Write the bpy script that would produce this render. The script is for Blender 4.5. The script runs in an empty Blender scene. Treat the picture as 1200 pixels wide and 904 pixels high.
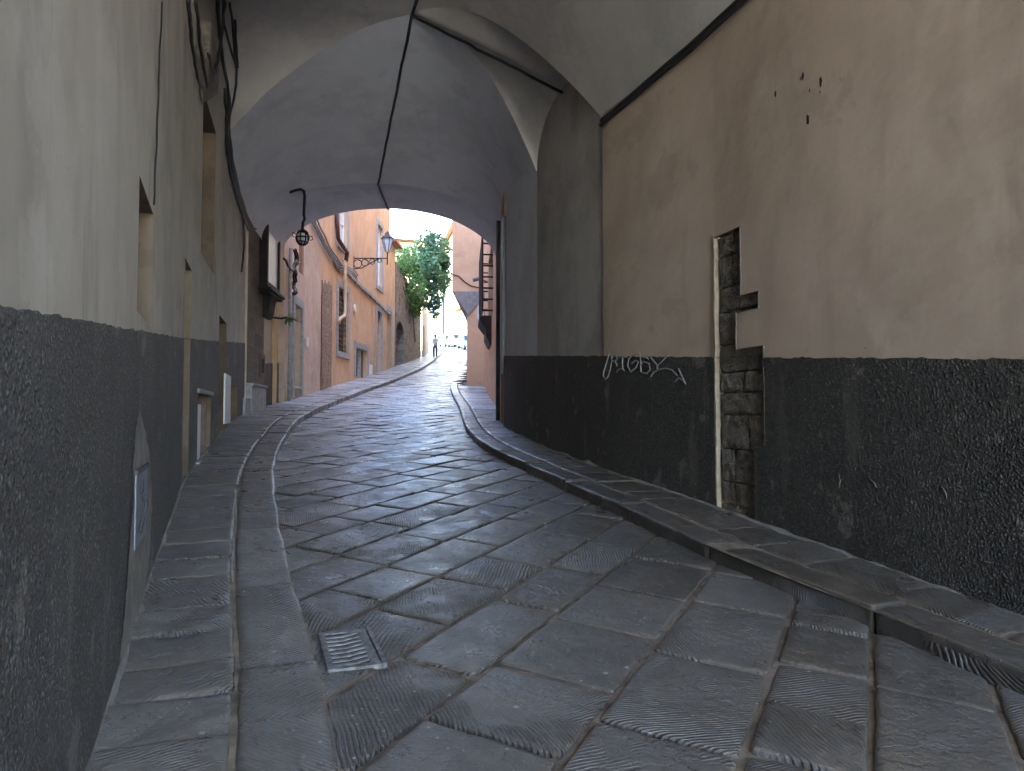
import bpy, math, random
from mathutils import Vector, noise as mnoise
random.seed(7)
sc = bpy.context.scene
COL = sc.collection
R = math.radians

# ------------------------------------------------------------------ terrain profile and survey helpers
AL = R(17)
def U(x, y): return y*math.cos(AL) - x*math.sin(AL)
def G(u):
    if u < -6: return -.48
    if u < 22: return .08*u
    a = 1.76
    if u < 36:
        t = u-22; return a + .08*t + .5*(.06/14)*t*t
    a += 1.12 + .42
    if u < 76: return a + .137*(u-36)
    a += 5.48
    if u < 130: return a + .09*(u-76)
    return a + .09*54
def gz(x, y): return G(U(x, y))

F_PX = 830.0; PITCH = math.atan(33/F_PX); CAMZ = 1.5
def ray(x, y):
    b, c = F_PX, 452-y
    dy = b*math.cos(PITCH)-c*math.sin(PITCH); dz = b*math.sin(PITCH)+c*math.cos(PITCH)
    return (x-600)/dy, dz/dy

def sm(a, b, x):
    t = max(0, min(1, (x-a)/(b-a))); return t*t*(3-2*t)

def at(px, py, Y): rx, rz = ray(px, py); return Vector((rx*Y, Y, CAMZ+rz*Y))

class Path:
    def __init__(self, pts, side, n=10, smooth=True):
        P = [Vector(p) for p in pts]; out = []
        if smooth:
            Q = [P[0]*2-P[1]] + P + [P[-1]*2-P[-2]]
            for i in range(1, len(Q)-2):
                p0, p1, p2, p3 = Q[i-1:i+3]
                d = lambda a, b: max(1e-4, (a-b).length**.5)
                t0 = 0; t1 = d(p0, p1); t2 = t1+d(p1, p2); t3 = t2+d(p2, p3)
                for k in range(n):
                    t = t1+(t2-t1)*k/n
                    A1 = p0*((t1-t)/(t1-t0))+p1*((t-t0)/(t1-t0)); A2 = p1*((t2-t)/(t2-t1))+p2*((t-t1)/(t2-t1)); A3 = p2*((t3-t)/(t3-t2))+p3*((t-t2)/(t3-t2))
                    B1 = A1*((t2-t)/(t2-t0))+A2*((t-t0)/(t2-t0)); B2 = A2*((t3-t)/(t3-t1))+A3*((t-t1)/(t3-t1))
                    out.append(B1*((t2-t)/(t2-t1))+B2*((t-t1)/(t2-t1)))
            out.append(P[-1])
        else: out = P
        self.p = out; self.c = [0]
        for a, b in zip(out, out[1:]): self.c.append(self.c[-1]+(b-a).length)
        self.L = self.c[-1]; self.side = side
    def seg(self, s):
        lo, hi = 0, len(self.c)-2
        while lo < hi:
            m = (lo+hi+1)//2
            if self.c[m] <= s: lo = m
            else: hi = m-1
        return lo
    def tan(self, s):
        i = self.seg(s); t = (self.p[i+1]-self.p[i]).normalized()
        return t
    def nrm(self, s):
        h = .12
        a, b = self.at(max(0, s-h)), self.at(min(self.L, s+h))
        t = (b-a).normalized()
        return Vector((t.y, -t.x))*self.side
    def at(self, s):
        i = self.seg(s); d = self.c[i+1]-self.c[i]
        return self.p[i].lerp(self.p[i+1], (s-self.c[i])/d if d else 0)
    def pos(self, s, off=0):
        p = self.at(s)
        return p + self.nrm(s)*off if off else p.copy()
    def near(self, q):
        best = (1e9, 0)
        for i in range(len(self.p)-1):
            a, b = self.p[i], self.p[i+1]; ab = b-a
            t = max(0, min(1, (q-a).dot(ab)/ab.dot(ab))); d = (a+ab*t-q).length
            if d < best[0]: best = (d, self.c[i]+ab.length*t)
        return best[1]
    def hit(self, px, py, s0=0):
        rx, rz = ray(px, py)
        prev = None
        for i in range(len(self.p)):
            q = self.p[i]
            if self.c[i] < s0 or q.y < .3: continue
            v = q.x-rx*q.y
            if prev is not None and prev[0]*v <= 0:
                w = prev[0]/(prev[0]-v) if prev[0] != v else 0
                s = prev[1]+(self.c[i]-prev[1])*w; y = self.at(s).y
                return s, CAMZ+rz*y
            prev = (v, self.c[i])
        raise ValueError('no hit %s' % px)
    def sx(self, px, py=440, s0=0): return self.hit(px, py, s0)[0]

LW = Path([(2.62,-7.5),(2.0,-6.0),(1.2,-4.05),(-.464,0),(-1.48,2.48),(-1.82,3.30),(-2.35,4.6),(-3.15,6.6),(-3.61,7.76),(-4.13,9.34),(-4.75,11.4),(-5.85,15.25),(-6.32,18.16),(-6.42,19.5),(-6.8,22.93),(-7.16,28.1),(-7.18,32.5),(-7.08,35.6),(-6.96,41.4),(-6.8,49.4),(-7.0,58),(-7.8,66),(-9.9,82),(-13,100)], 1)
RW = Path([(6.44,-7.5),(5.97,-6),(5.35,-4),(4.1,0),(2.87,4.03),(2.56,4.97),(2.36,5.6),(2.16,6.26),(1.96,6.95),(1.17,9.15),(.4,11.84),(-.15,14.56),(-.27,16.5),(-.42,19.78),(-.9,27.0),(-1.2,31.6),(-1.28,33)], -1)
LK = Path([(2.0,-4),(.55,-.4),(-.61,2.57),(-.97,3.56),(-1.29,4.33),(-1.57,5.02),(-2.24,6.8),(-2.85,8.5),(-3.37,10.2),(-3.85,12.1),(-4.42,14.5),(-4.9,17.6),(-5.42,23),(-5.68,27.8),(-5.56,33.5),(-5.38,41.8),(-5.75,54.7),(-6.5,66),(-8.2,77.6),(-12,98)], 1)
RK = Path([(4.85,-4),(3.5,0),(2.37,3.33),(2.19,3.78),(1.93,4.4),(1.61,5.16),(1.24,6.33),(.88,7.36),(.5,8.5),(-.22,10.8),(-.5,11.8),(-.9,14.2),(-1.53,20.5),(-2.68,30.8),(-3.0,36),(-3.2,45),(-3.6,56),(-4.6,68),(-7,84),(-10.5,100)], -1)
def hL(y): return .03+.12*sm(5, 15, y)
HR = .12

# ------------------------------------------------------------------ mesh builder and object helpers
class MB:
    def __init__(s): s.v = []; s.f = []; s.uv = {}; s.tone = {}; s.mi = []
    def add(s, vs, fs):
        o = len(s.v); s.v += [tuple(v) for v in vs]; s.f += [tuple(i+o for i in f) for f in fs]; return o
    def quad(s, a, b, c, d): s.add([a, b, c, d], [(0, 1, 2, 3)])
    def box(s, x0, x1, y0, y1, z0, z1):
        s.add([(x0,y0,z0),(x1,y0,z0),(x1,y1,z0),(x0,y1,z0),(x0,y0,z1),(x1,y0,z1),(x1,y1,z1),(x0,y1,z1)],
              [(0,3,2,1),(4,5,6,7),(0,1,5,4),(1,2,6,5),(2,3,7,6),(3,0,4,7)])
    def obox(s, o, ax, ay, az, x0, x1, y0, y1, z0, z1):
        o, ax, ay, az = map(Vector, (o, ax, ay, az))
        P = [o+ax*x+ay*y+az*z for z in (z0, z1) for x, y in ((x0,y0),(x1,y0),(x1,y1),(x0,y1))]
        s.add(P, [(0,3,2,1),(4,5,6,7),(0,1,5,4),(1,2,6,5),(2,3,7,6),(3,0,4,7)])
    def tube(s, pts, r, n=7, cap=True):
        P = [Vector(p) for p in pts]; rings = []
        rr = r if isinstance(r, (list, tuple)) else [r]*len(P)
        up = Vector((0, 0, 1)); prev = None
        for i, p in enumerate(P):
            t = (P[min(i+1, len(P)-1)]-P[max(i-1, 0)])
            t = t.normalized() if t.length > 1e-9 else up
            if prev is None:
                a = t.cross(up if abs(t.z) < .9 else Vector((1, 0, 0))).normalized()
            else:
                a = (prev-t*prev.dot(t)); a = a.normalized() if a.length > 1e-6 else t.orthogonal().normalized()
            prev = a; b = t.cross(a)
            rings.append([p+(a*math.cos(2*math.pi*k/n)+b*math.sin(2*math.pi*k/n))*rr[i] for k in range(n)])
        vs = [v for ring in rings for v in ring]; fs = []
        for i in range(len(P)-1):
            for k in range(n):
                fs.append((i*n+k, i*n+(k+1) % n, (i+1)*n+(k+1) % n, (i+1)*n+k))
        if cap: fs += [tuple(range(n))[::-1], tuple((len(P)-1)*n+k for k in range(n))]
        s.add(vs, fs)
    def lathe(s, prof, c, n=16, ax=None):
        c = Vector(c); vs = []; fs = []
        for r, z in prof:
            for k in range(n):
                a = 2*math.pi*k/n
                p = Vector((r*math.cos(a), r*math.sin(a), z))
                if ax is not None: p = ax @ p
                vs.append(c+p)
        for i in range(len(prof)-1):
            for k in range(n): fs.append((i*n+k, i*n+(k+1) % n, (i+1)*n+(k+1) % n, (i+1)*n+k))
        fs += [tuple(range(n))[::-1], tuple((len(prof)-1)*n+k for k in range(n))]
        s.add(vs, fs)
    def prism(s, poly, o, ax, ay, az, d0, d1):
        """polygon (x,y) in plane ax/ay extruded along az from d0 to d1"""
        o, ax, ay, az = map(Vector, (o, ax, ay, az)); n = len(poly)
        vs = [o+ax*x+ay*y+az*d for d in (d0, d1) for x, y in poly]
        fs = [tuple(range(n))[::-1], tuple(range(n, 2*n))]+[(i, (i+1) % n, n+(i+1) % n, n+i) for i in range(n)]
        s.add(vs, fs)
    def build(s, name, mat, parent=None, smooth=False, autosharp=None, bevel=0):
        me = bpy.data.meshes.new(name)
        b = parent.location if parent is not None else Vector()
        pp = parent
        base = Vector()
        while pp is not None: base = base+pp.location; pp = pp.parent
        me.from_pydata([(x-base.x, y-base.y, z-base.z) for x, y, z in s.v], [], s.f)
        if s.uv:
            l = me.uv_layers.new(name='UVMap')
            d = [0.0]*(2*len(me.loops))
            for i, lp in enumerate(me.loops):
                q = s.uv.get(lp.vertex_index, (0, 0)); d[2*i], d[2*i+1] = q
            l.data.foreach_set('uv', d)
        if s.tone:
            at = me.color_attributes.new('tone', 'FLOAT_COLOR', 'POINT')
            d = []
            for i in range(len(s.v)):
                t = s.tone.get(i, (.5, .5, .5)); d += [t[0], t[1], t[2], t[3] if len(t) > 3 else 1]
            at.data.foreach_set('color', d)
        me.materials.append(mat)
        me.validate(); me.update()
        if smooth: me.polygons.foreach_set('use_smooth', [True]*len(me.polygons))
        if autosharp: me.set_sharp_from_angle(angle=R(autosharp))
        o = bpy.data.objects.new(name, me); COL.objects.link(o)
        if parent is not None: o.parent = parent
        if bevel:
            m = o.modifiers.new('bevel', 'BEVEL'); m.width = bevel; m.segments = 2; m.limit_method = 'ANGLE'
        return o

def tag(o, label=None, cat=None, group=None, kind=None):
    if label: o['label'] = label
    if cat: o['category'] = cat
    if group: o['group'] = group
    if kind: o['kind'] = kind
    return o
def thing(name, loc, label, cat, group=None):
    o = bpy.data.objects.new(name, None); COL.objects.link(o); o.location = loc; o.empty_display_size = .2
    return tag(o, label, cat, group)
def copy_tree(o, parent=None):
    c = o.copy(); COL.objects.link(c)
    if parent is not None: c.parent = parent
    for ch in list(o.children): copy_tree(ch, c)
    return c

# ------------------------------------------------------------------ materials
class NT:
    def __init__(s, name):
        s.m = bpy.data.materials.new(name); s.m.use_nodes = True
        s.t = s.m.node_tree; s.b = s.t.nodes['Principled BSDF']; s.tc = None
    def n(s, ty, **kw):
        x = s.t.nodes.new(ty)
        for k, v in kw.items():
            if k.startswith('i_'):
                key = k[2:]; x.inputs[int(key) if key.isdigit() else key.replace('_', ' ')].default_value = v
            else: setattr(x, k, v)
        return x
    def l(s, a, b): s.t.links.new(a, b)
    def coords(s, scale=(1, 1, 1), kind='Object', rot=(0, 0, 0)):
        if s.tc is None: s.tc = s.n('ShaderNodeTexCoord')
        mp = s.n('ShaderNodeMapping'); mp.inputs['Scale'].default_value = scale; mp.inputs['Rotation'].default_value = rot
        s.l(s.tc.outputs[kind], mp.inputs[0]); return mp.outputs[0]
    def noise(s, scale, detail=4, rough=.55, co=None, dist=0):
        x = s.n('ShaderNodeTexNoise'); x.inputs['Scale'].default_value = scale; x.inputs['Detail'].default_value = detail
        x.inputs['Roughness'].default_value = rough; x.inputs['Distortion'].default_value = dist
        s.l(co if co is not None else s.coords(), x.inputs['Vector']); return x.outputs[0]
    def vor(s, scale, co=None, feature='F1', rnd=1):
        x = s.n('ShaderNodeTexVoronoi', feature=feature); x.inputs['Scale'].default_value = scale; x.inputs['Randomness'].default_value = rnd
        s.l(co if co is not None else s.coords(), x.inputs['Vector']); return x
    def ramp(s, fac, stops):
        x = s.n('ShaderNodeValToRGB'); r = x.color_ramp
        while len(r.elements) < len(stops): r.elements.new(.5)
        for e, (p, c) in zip(r.elements, stops):
            e.position = p; e.color = c if len(c) == 4 else (*c, 1)
        s.l(fac, x.inputs[0]); return x.outputs[0]
    def r1(s, fac, a, b, lo=0, hi=1):
        x = s.n('ShaderNodeMapRange', interpolation_type='SMOOTHSTEP')
        for i, v in enumerate((a, b, lo, hi)): x.inputs[i+1].default_value = v
        s.l(fac, x.inputs[0]); return x.outputs[0]
    def mix(s, fac, a, b, mode='MIX'):
        x = s.n('ShaderNodeMix', data_type='RGBA', blend_type=mode)
        for sock, v in ((x.inputs[0], fac), (x.inputs[6], a), (x.inputs[7], b)):
            if hasattr(v, 'node'): s.l(v, sock)
            elif isinstance(v, (int, float)): sock.default_value = v
            else: sock.default_value = (*v, 1) if len(v) == 3 else v
        return x.outputs[2]
    def math(s, op, a, b=0, c=0):
        x = s.n('ShaderNodeMath', operation=op)
        for i, v in enumerate((a, b, c)):
            if hasattr(v, 'node'): s.l(v, x.inputs[i])
            else: x.inputs[i].default_value = v
        return x.outputs[0]
    def bump(s, h, strength, dist, prev=None):
        x = s.n('ShaderNodeBump'); x.inputs['Strength'].default_value = strength; x.inputs['Distance'].default_value = dist
        s.l(h, x.inputs['Height'])
        if prev is not None: s.l(prev, x.inputs['Normal'])
        return x.outputs[0]
    def out(s, col=None, rough=None, nrm=None, metal=None, spec=None):
        for v, k in ((col, 'Base Color'), (rough, 'Roughness'), (nrm, 'Normal'), (metal, 'Metallic'), (spec, 'Specular IOR Level')):
            if v is None: continue
            if hasattr(v, 'node'): s.l(v, s.b.inputs[k])
            elif isinstance(v, (int, float)): s.b.inputs[k].default_value = v
            else: s.b.inputs[k].default_value = (*v, 1)
        return s.m

def plain(name, col, rough=.7, metal=0, var=.25, scale=6, bump=.2, bd=.004, spec=None):
    n = NT(name)
    a = n.noise(scale, 5); d = tuple(c*(1-var) for c in col); e = tuple(min(1, c*(1+var)) for c in col)
    c = n.ramp(a, [(.3, d), (.7, e)])
    nb = n.bump(n.noise(scale*8, 4), bump, bd) if bump else None
    return n.out(c, rough, nb, metal, spec)

def plaster(name, base, stain, light, streak=.5, rough=.9, sootz=None, crack=False, bumpd=.006):
    n = NT(name)
    big = n.noise(.6, 6, .62); mid = n.noise(2.6, 7, .66)
    st = n.noise(1.0, 6, .62, n.coords((2.2, 2.2, .42)), .6)
    st2 = n.noise(1.0, 5, .6, n.coords((7, 7, .8)), .4)
    c = n.mix(n.r1(big, .40, .64), base, stain)
    c = n.mix(n.math('MULTIPLY', n.r1(mid, .46, .68), .5), c, light)
    c = n.mix(n.math('MULTIPLY', n.r1(n.noise(1.35, 7, .6), .545, .562), .28), c, light)
    c = n.mix(n.math('MULTIPLY', n.r1(n.noise(.95, 8, .66), .60, .625), .35), c, tuple(x*.8 for x in stain))
    c = n.mix(n.math('MULTIPLY', n.r1(st, .55, .70), streak*.8), c, tuple(x*.66 for x in stain))
    c = n.mix(n.math('MULTIPLY', n.r1(st2, .60, .72), streak*.3), c, light)
    tiny = n.vor(2.4, None)
    c = n.mix(n.math('MULTIPLY', n.r1(tiny.outputs['Distance'], .012, .03, 1, 0), .5), c, tuple(x*.3 for x in stain))
    fine = n.noise(38, 3, .6)
    c = n.mix(n.math('MULTIPLY', n.r1(fine, .6, .75), .25), c, tuple(x*.5 for x in base))
    wave = n.noise(1.6, 3, .5)
    nb = n.bump(wave, .5, .05)
    nb = n.bump(n.noise(14, 6, .65), .35, bumpd, nb)
    if crack:
        v = n.vor(.55, n.mix(.12, n.coords(), n.noise(3, 4)), 'DISTANCE_TO_EDGE')
        cr = n.math('MULTIPLY', n.r1(v.outputs['Distance'], .0, .0028, 1, 0), n.r1(n.noise(.5, 2), .54, .62))
        c = n.mix(n.math('MULTIPLY', cr, .4), c, tuple(x*.4 for x in stain))
    return n.out(c, rough, nb, spec=.25)

def roughcast(name, base, dust, bd=.022, scale=62):
    n = NT(name)
    co = n.coords()
    def grains(sc_):
        v = n.vor(sc_, co); q = n.n('ShaderNodeSeparateColor'); n.l(v.outputs['Color'], q.inputs[0])
        return n.math('MULTIPLY', n.r1(v.outputs['Distance'], .1, .62, 1, 0), n.math('ADD', .15, n.math('MULTIPLY', q.outputs[0], .85)))
    fine = n.noise(scale*1.7, 5, .65); big = n.noise(1.3, 5, .6)
    st = n.noise(1, 5, .6, n.coords((4, 4, .8)))
    h = n.math('ADD', n.math('ADD', grains(scale), n.math('MULTIPLY', grains(scale*2.1), .45)), n.math('MULTIPLY', fine, .35))
    c = n.mix(n.r1(big, .35, .7), tuple(x*.75 for x in base), tuple(x*1.25 for x in base))
    c = n.mix(n.math('MULTIPLY', n.r1(h, .3, .95, 1, 0), .8), c, tuple(x*.25 for x in base))  # hollows darkened in colour to imitate raking-light shade between grains
    c = n.mix(n.math('MULTIPLY', n.r1(h, .85, 1.35), .6), c, tuple(min(1, x*2.1) for x in base))  # grain tips lightened in colour to imitate raking light
    c = n.mix(n.math('MULTIPLY', n.r1(fine, .56, .70), .55), c, tuple(min(1, x*2.4) for x in base))
    c = n.mix(n.math('MULTIPLY', n.r1(st, .56, .74), .4), c, dust)
    worn_ = n.r1(n.noise(2.1, 6, .68), .60, .66); c = n.mix(n.math('MULTIPLY', worn_, .55), c, tuple(x*1.2 for x in dust))
    sp = n.vor(9, None)
    spot = n.math('MULTIPLY', n.r1(sp.outputs['Distance'], .05, .1, 1, 0), n.r1(n.noise(5, 2), .5, .55))
    c = n.mix(n.math('MULTIPLY', spot, .6), c, tuple(min(1, x*2.2) for x in dust))
    nb = n.bump(h, .9, bd)
    return n.out(c, n.r1(fine, .3, .7, .55, .85), nb, spec=.4)

def paving(name, warm=0.0, dirt=1.0, k=1.0):
    n = NT(name)
    at = n.n('ShaderNodeVertexColor', layer_name='tone'); sep = n.n('ShaderNodeSeparateColor'); n.l(at.outputs[0], sep.inputs[0])
    tone, style, rnd = sep.outputs[0], sep.outputs[1], sep.outputs[2]
    uvn = n.n('ShaderNodeUVMap', uv_map='UVMap'); sx = n.n('ShaderNodeSeparateXYZ'); n.l(uvn.outputs[0], sx.inputs[0])
    wob = n.noise(5, 3, .5)
    u, v = sx.outputs[0], sx.outputs[1]
    # chisel tooling: herringbone or plain raked lines in each stone's own coordinates
    herr = n.math('ABSOLUTE', n.math('SUBTRACT', v, n.math('MULTIPLY', rnd, .1)))
    isH = n.math('GREATER_THAN', style, .45)
    vv = n.math('ADD', n.math('MULTIPLY', herr, isH), n.math('MULTIPLY', v, n.math('SUBTRACT', 1, isH)))
    slope = n.math('ADD', .35, n.math('MULTIPLY', style, .9))
    ph = n.math('ADD', n.math('ADD', u, n.math('MULTIPLY', vv, slope)), n.math('MULTIPLY', wob, .05))
    fr = n.math('SINE', n.math('MULTIPLY', ph, n.math('ADD', 190, n.math('MULTIPLY', rnd, 130))))
    groove = n.r1(fr, -.95, .5)
    worn = n.r1(n.noise(2.3, 4, .6), .42, .60)          # where tooling survives
    has = n.math('LESS_THAN', n.math('ABSOLUTE', n.math('SUBTRACT', rnd, .5)), .36)
    gm = n.math('MULTIPLY', worn, has)
    fine = n.noise(48, 6, .7); mid = n.noise(9, 6, .65); big = n.noise(1.1, 4, .6)
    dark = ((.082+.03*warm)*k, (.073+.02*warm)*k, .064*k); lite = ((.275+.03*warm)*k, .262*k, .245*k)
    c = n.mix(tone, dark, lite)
    c = n.mix(n.r1(tone, .75, 1.3), c, (.50, .50, .50))      # paler stone outside the passage paints in the brighter street light
    c = n.mix(n.math('MULTIPLY', n.r1(mid, .4, .68), .45), c, (.20*k, .185*k, .17*k))
    c = n.mix(n.math('MULTIPLY', n.r1(big, .5, .72), .5*dirt), c, (.20, .155, .11))
    c = n.mix(n.math('MULTIPLY', n.r1(fine, .5, .7), .4), c, (.085, .08, .078))
    c = n.mix(n.math('MULTIPLY', n.math('MULTIPLY', n.math('SUBTRACT', 1, groove), gm), .4), c, (.06, .054, .05))
    edge = n.r1(n.math('ADD', at.outputs[1], n.math('MULTIPLY', n.math('SUBTRACT', n.noise(7, 4, .6), .5), 1.1)), .15, 1.05)
    c = n.mix(n.math('MULTIPLY', n.math('SUBTRACT', 1, edge), .75), c, (.115, .09, .068))
    flake = n.math('ADD', n.r1(n.noise(4.5, 5, .62), .47, .51), n.r1(n.noise(7.5, 4, .6), .55, .58))
    c = n.mix(n.math('MULTIPLY', n.r1(n.noise(2.2, 5, .65), .52, .66), .5), c, (.10, .095, .094))
    sp = n.vor(6.5, None)
    spot = n.math('MULTIPLY', n.r1(sp.outputs['Distance'], .07, .1, 1, 0), n.r1(n.noise(3.1, 2), .52, .56))
    sp2 = n.vor(15, None)
    spot2 = n.math('MULTIPLY', n.r1(sp2.outputs['Distance'], .09, .13, 1, 0), n.r1(n.noise(2.2, 2), .53, .58))
    c = n.mix(n.math('MULTIPLY', n.math('MAXIMUM', spot, spot2), .75), c, (.42, .43, .44))
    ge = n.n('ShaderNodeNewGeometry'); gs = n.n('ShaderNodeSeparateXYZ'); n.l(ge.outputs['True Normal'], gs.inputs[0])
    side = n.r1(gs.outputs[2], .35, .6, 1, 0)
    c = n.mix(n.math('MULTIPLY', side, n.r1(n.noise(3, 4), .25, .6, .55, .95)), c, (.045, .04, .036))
    h = n.math('ADD', n.math('MULTIPLY', fine, .6), n.math('MULTIPLY', mid, 1.1))
    nb = n.bump(h, .8, .009)
    nb = n.bump(flake, .5, .004, nb)
    nb = n.bump(n.math('MULTIPLY', groove, gm), .8, .012, nb)
    rg = n.r1(n.noise(4, 5, .65), .3, .7, .25, .50)
    return n.out(c, rg, nb, spec=.5)

def rubble(name, c1, c2, mortar, scale=3.2, bd=.05):
    n = NT(name)
    co = n.mix(.08, n.coords((1, 1, 1.5)), n.noise(4, 3))
    v = n.vor(scale, co, 'DISTANCE_TO_EDGE'); cell = n.vor(scale, co)
    hs = n.n('ShaderNodeSeparateColor'); n.l(cell.outputs['Color'], hs.inputs[0])
    c = n.mix(hs.outputs[0], c1, c2)
    c = n.mix(n.math('MULTIPLY', n.r1(n.noise(12, 5), .45, .7), .5), c, tuple(x*.55 for x in c1))
    e = n.r1(v.outputs['Distance'], .02, .09)
    c = n.mix(e, mortar, c)
    nb = n.bump(n.math('ADD', e, n.math('MULTIPLY', n.noise(18, 5), .5)), .8, bd)
    return n.out(c, .9, nb, spec=.2)

def ashlar(name, c1, c2, mortar, bw=.7, bh=.35, path_rot=0):
    n = NT(name)
    uvn = n.n('ShaderNodeUVMap', uv_map='UVMap')
    b = n.n('ShaderNodeTexBrick', offset=.43, squash=1.25, squash_frequency=3)
    b.inputs['Color1'].default_value = (*c1, 1); b.inputs['Color2'].default_value = (*c2, 1); b.inputs['Mortar'].default_value = (*mortar, 1)
    b.inputs['Scale'].default_value = 1; b.inputs['Mortar Size'].default_value = .012; b.inputs['Mortar Smooth'].default_value = .3
    b.inputs['Brick Width'].default_value = bw; b.inputs['Row Height'].default_value = bh
    w = n.n('ShaderNodeVectorMath', operation='ADD'); n.l(uvn.outputs[0], w.inputs[0])
    ns = n.n('ShaderNodeTexNoise'); ns.inputs['Scale'].default_value = 4
    sc2 = n.n('ShaderNodeVectorMath', operation='SCALE'); sc2.inputs['Scale'].default_value = .05
    n.l(n.coords(), ns.inputs['Vector']); n.l(ns.outputs['Color'], sc2.inputs[0]); n.l(sc2.outputs[0], w.inputs[1]); n.l(w.outputs[0], b.inputs['Vector'])
    c = n.mix(n.math('MULTIPLY', n.r1(n.noise(7, 6, .65), .42, .7), .6), b.outputs['Color'], tuple(x*.5 for x in c1))
    h = n.math('ADD', n.math('MULTIPLY', b.outputs['Fac'], -.8), n.noise(16, 6, .7))
    return n.out(c, .88, n.bump(h, .8, .025), spec=.25)

def foliage(name, a, b):
    n = NT(name)
    at = n.n('ShaderNodeVertexColor', layer_name='tone'); sep = n.n('ShaderNodeSeparateColor'); n.l(at.outputs[0], sep.inputs[0])
    c = n.mix(sep.outputs[0], a, b)
    m = n.out(c, .55)
    n.b.inputs['Transmission Weight'].default_value = 0
    tr = n.n('ShaderNodeBsdfTranslucent'); n.l(c, tr.inputs[0]); mx = n.n('ShaderNodeMixShader'); mx.inputs[0].default_value = .35
    o = n.t.nodes['Material Output']; n.l(n.b.outputs[0], mx.inputs[1]); n.l(tr.outputs[0], mx.inputs[2]); n.l(mx.outputs[0], o.inputs[0])
    return m

M = {}
M['plL'] = plaster('plaster_grey', (.46, .425, .37), (.36, .335, .29), (.52, .49, .44), .6, crack=True)
M['plR'] = plaster('plaster_ochre', (.465, .365, .29), (.40, .315, .245), (.475, .39, .31), .3)
M['plS'] = plaster('plaster_sooty', (.40, .37, .345), (.30, .28, .265), (.45, .42, .39), .4, crack=True)
M['vault'] = plaster('vault_plaster', (.60, .62, .66), (.51, .525, .56), (.65, .665, .70), .22, crack=True)  # bluish tint puts the cool exit light into the plaster colour
M['vaultN'] = plaster('vault_plaster_shaded', (.47, .45, .43), (.39, .375, .36), (.52, .50, .48), .25, crack=True)  # darker, browner copy for near panels; mostly their dimmer light put into colour
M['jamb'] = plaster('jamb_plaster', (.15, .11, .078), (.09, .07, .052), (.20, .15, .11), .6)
M['dadoL'] = roughcast('roughcast_grey', (.165, .16, .152), (.19, .183, .17), .03, 50)
M['dadoR'] = roughcast('roughcast_black', (.088, .079, .068), (.16, .14, .115), .03, 47)
M['mortar'] = plain('joint_sand', (.185, .148, .108), .95, var=.6, scale=9, bump=.6, bd=.01)
M['mortarW'] = plain('joint_lime', (.33, .32, .305), .95, var=.4, scale=5, bump=.6, bd=.01)
M['stone'] = paving('paving_stone'); M['stoneR'] = paving('pavement_stone', .6, 1.3, .62); M['kerb'] = paving('kerb_stone', .1, .6)
M['quoin'] = plain('quoin_stone', (.185, .16, .135), .88, var=.35, scale=7, bump=1.0, bd=.05)
M['edge'] = plain('exposed_lime', (.33, .265, .19), .9, var=.25, scale=12, bump=.4)
M['patch'] = plain('mortar_patch', (.175, .165, .148), .95, var=.3, scale=7, bump=.7, bd=.01)
M['black'] = plain('black_rubber', (.018, .018, .02), .55, var=.3, bump=.2)
M['iron'] = plain('wrought_iron', (.03, .03, .032), .5, .6, var=.3)
M['steel'] = plain('galvanised_iron', (.42, .44, .46), .38, .85, var=.3, scale=14)
M['castiron'] = plain('worn_cast_iron', (.22, .215, .21), .5, .7, var=.6, scale=22, bump=.8, bd=.006)
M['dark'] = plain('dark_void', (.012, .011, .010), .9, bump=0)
M['greymetal'] = plain('grey_painted_metal', (.15, .17, .20), .5, .1, var=.15)
M['white'] = plain('white_paint', (.72, .74, .75), .6, var=.08, bump=.1)
M['chalk'] = plain('chalk_paint', (.23, .225, .215), .9, var=.3, scale=30)
M['wood'] = plain('brown_wood', (.10, .065, .045), .6, var=.4, scale=9)
M['darkwood'] = plain('blackened_wood', (.022, .019, .018), .75, var=.4, scale=9, spec=.2)
M['serena'] = plain('grey_stone_trim', (.30, .31, .32), .8, var=.25, scale=8, bump=.5, bd=.008)
M['brickrough'] = rubble('rough_masonry', (.34, .23, .16), (.20, .15, .11), (.38, .31, .24), 3.6, .08)
M['rubble'] = rubble('rubble_stone', (.29, .245, .20), (.14, .12, .105), (.25, .22, .185), 3.0, .08)
M['ashlar'] = ashlar('dark_ashlar', (.17, .15, .13), (.12, .105, .095), (.20, .18, .16))
M['pink'] = plaster('pink_plaster', (.54, .42, .34), (.44, .345, .285), (.61, .51, .43), .4)
M['orange'] = plaster('orange_plaster', (.58, .385, .24), (.49, .33, .21), (.62, .46, .32), .5)
M['peach'] = plaster('peach_plaster', (.62, .37, .21), (.55, .335, .20), (.65, .42, .26), .2)
M['buff'] = plaster('buff_plaster', (.46, .39, .33), (.36, .31, .27), (.52, .46, .40), .4)
M['yellow'] = plaster('yellow_plaster', (.70, .56, .28), (.62, .50, .27), (.76, .64, .38), .2)
M['whitep'] = plaster('white_plaster', (.72, .74, .74), (.62, .64, .64), (.78, .78, .78), .2)
M['greypl'] = plaster('grey_plaster', (.44, .44, .43), (.36, .36, .35), (.5, .5, .49), .3)
M['tile'] = plain('roof_tile', (.36, .19, .12), .85, var=.4, scale=4, bump=.6, bd=.03)
M['shutter'] = plain('green_shutter', (.05, .10, .075), .6, var=.2)
M['copper'] = plain('brown_pipe', (.10, .055, .05), .5, .2, var=.3)
M['cream'] = plain('cream_pipe', (.50, .36, .22), .6, var=.15)
M['glasspane'] = plain('sky_tint_glass', (.56, .66, .72), .38, var=.08, bump=0)  # bluish-white base paints a sky reflection into the shrine glass
M['darkglass'] = plain('window_glass', (.04, .05, .06), .08, var=.2, bump=0)
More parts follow.
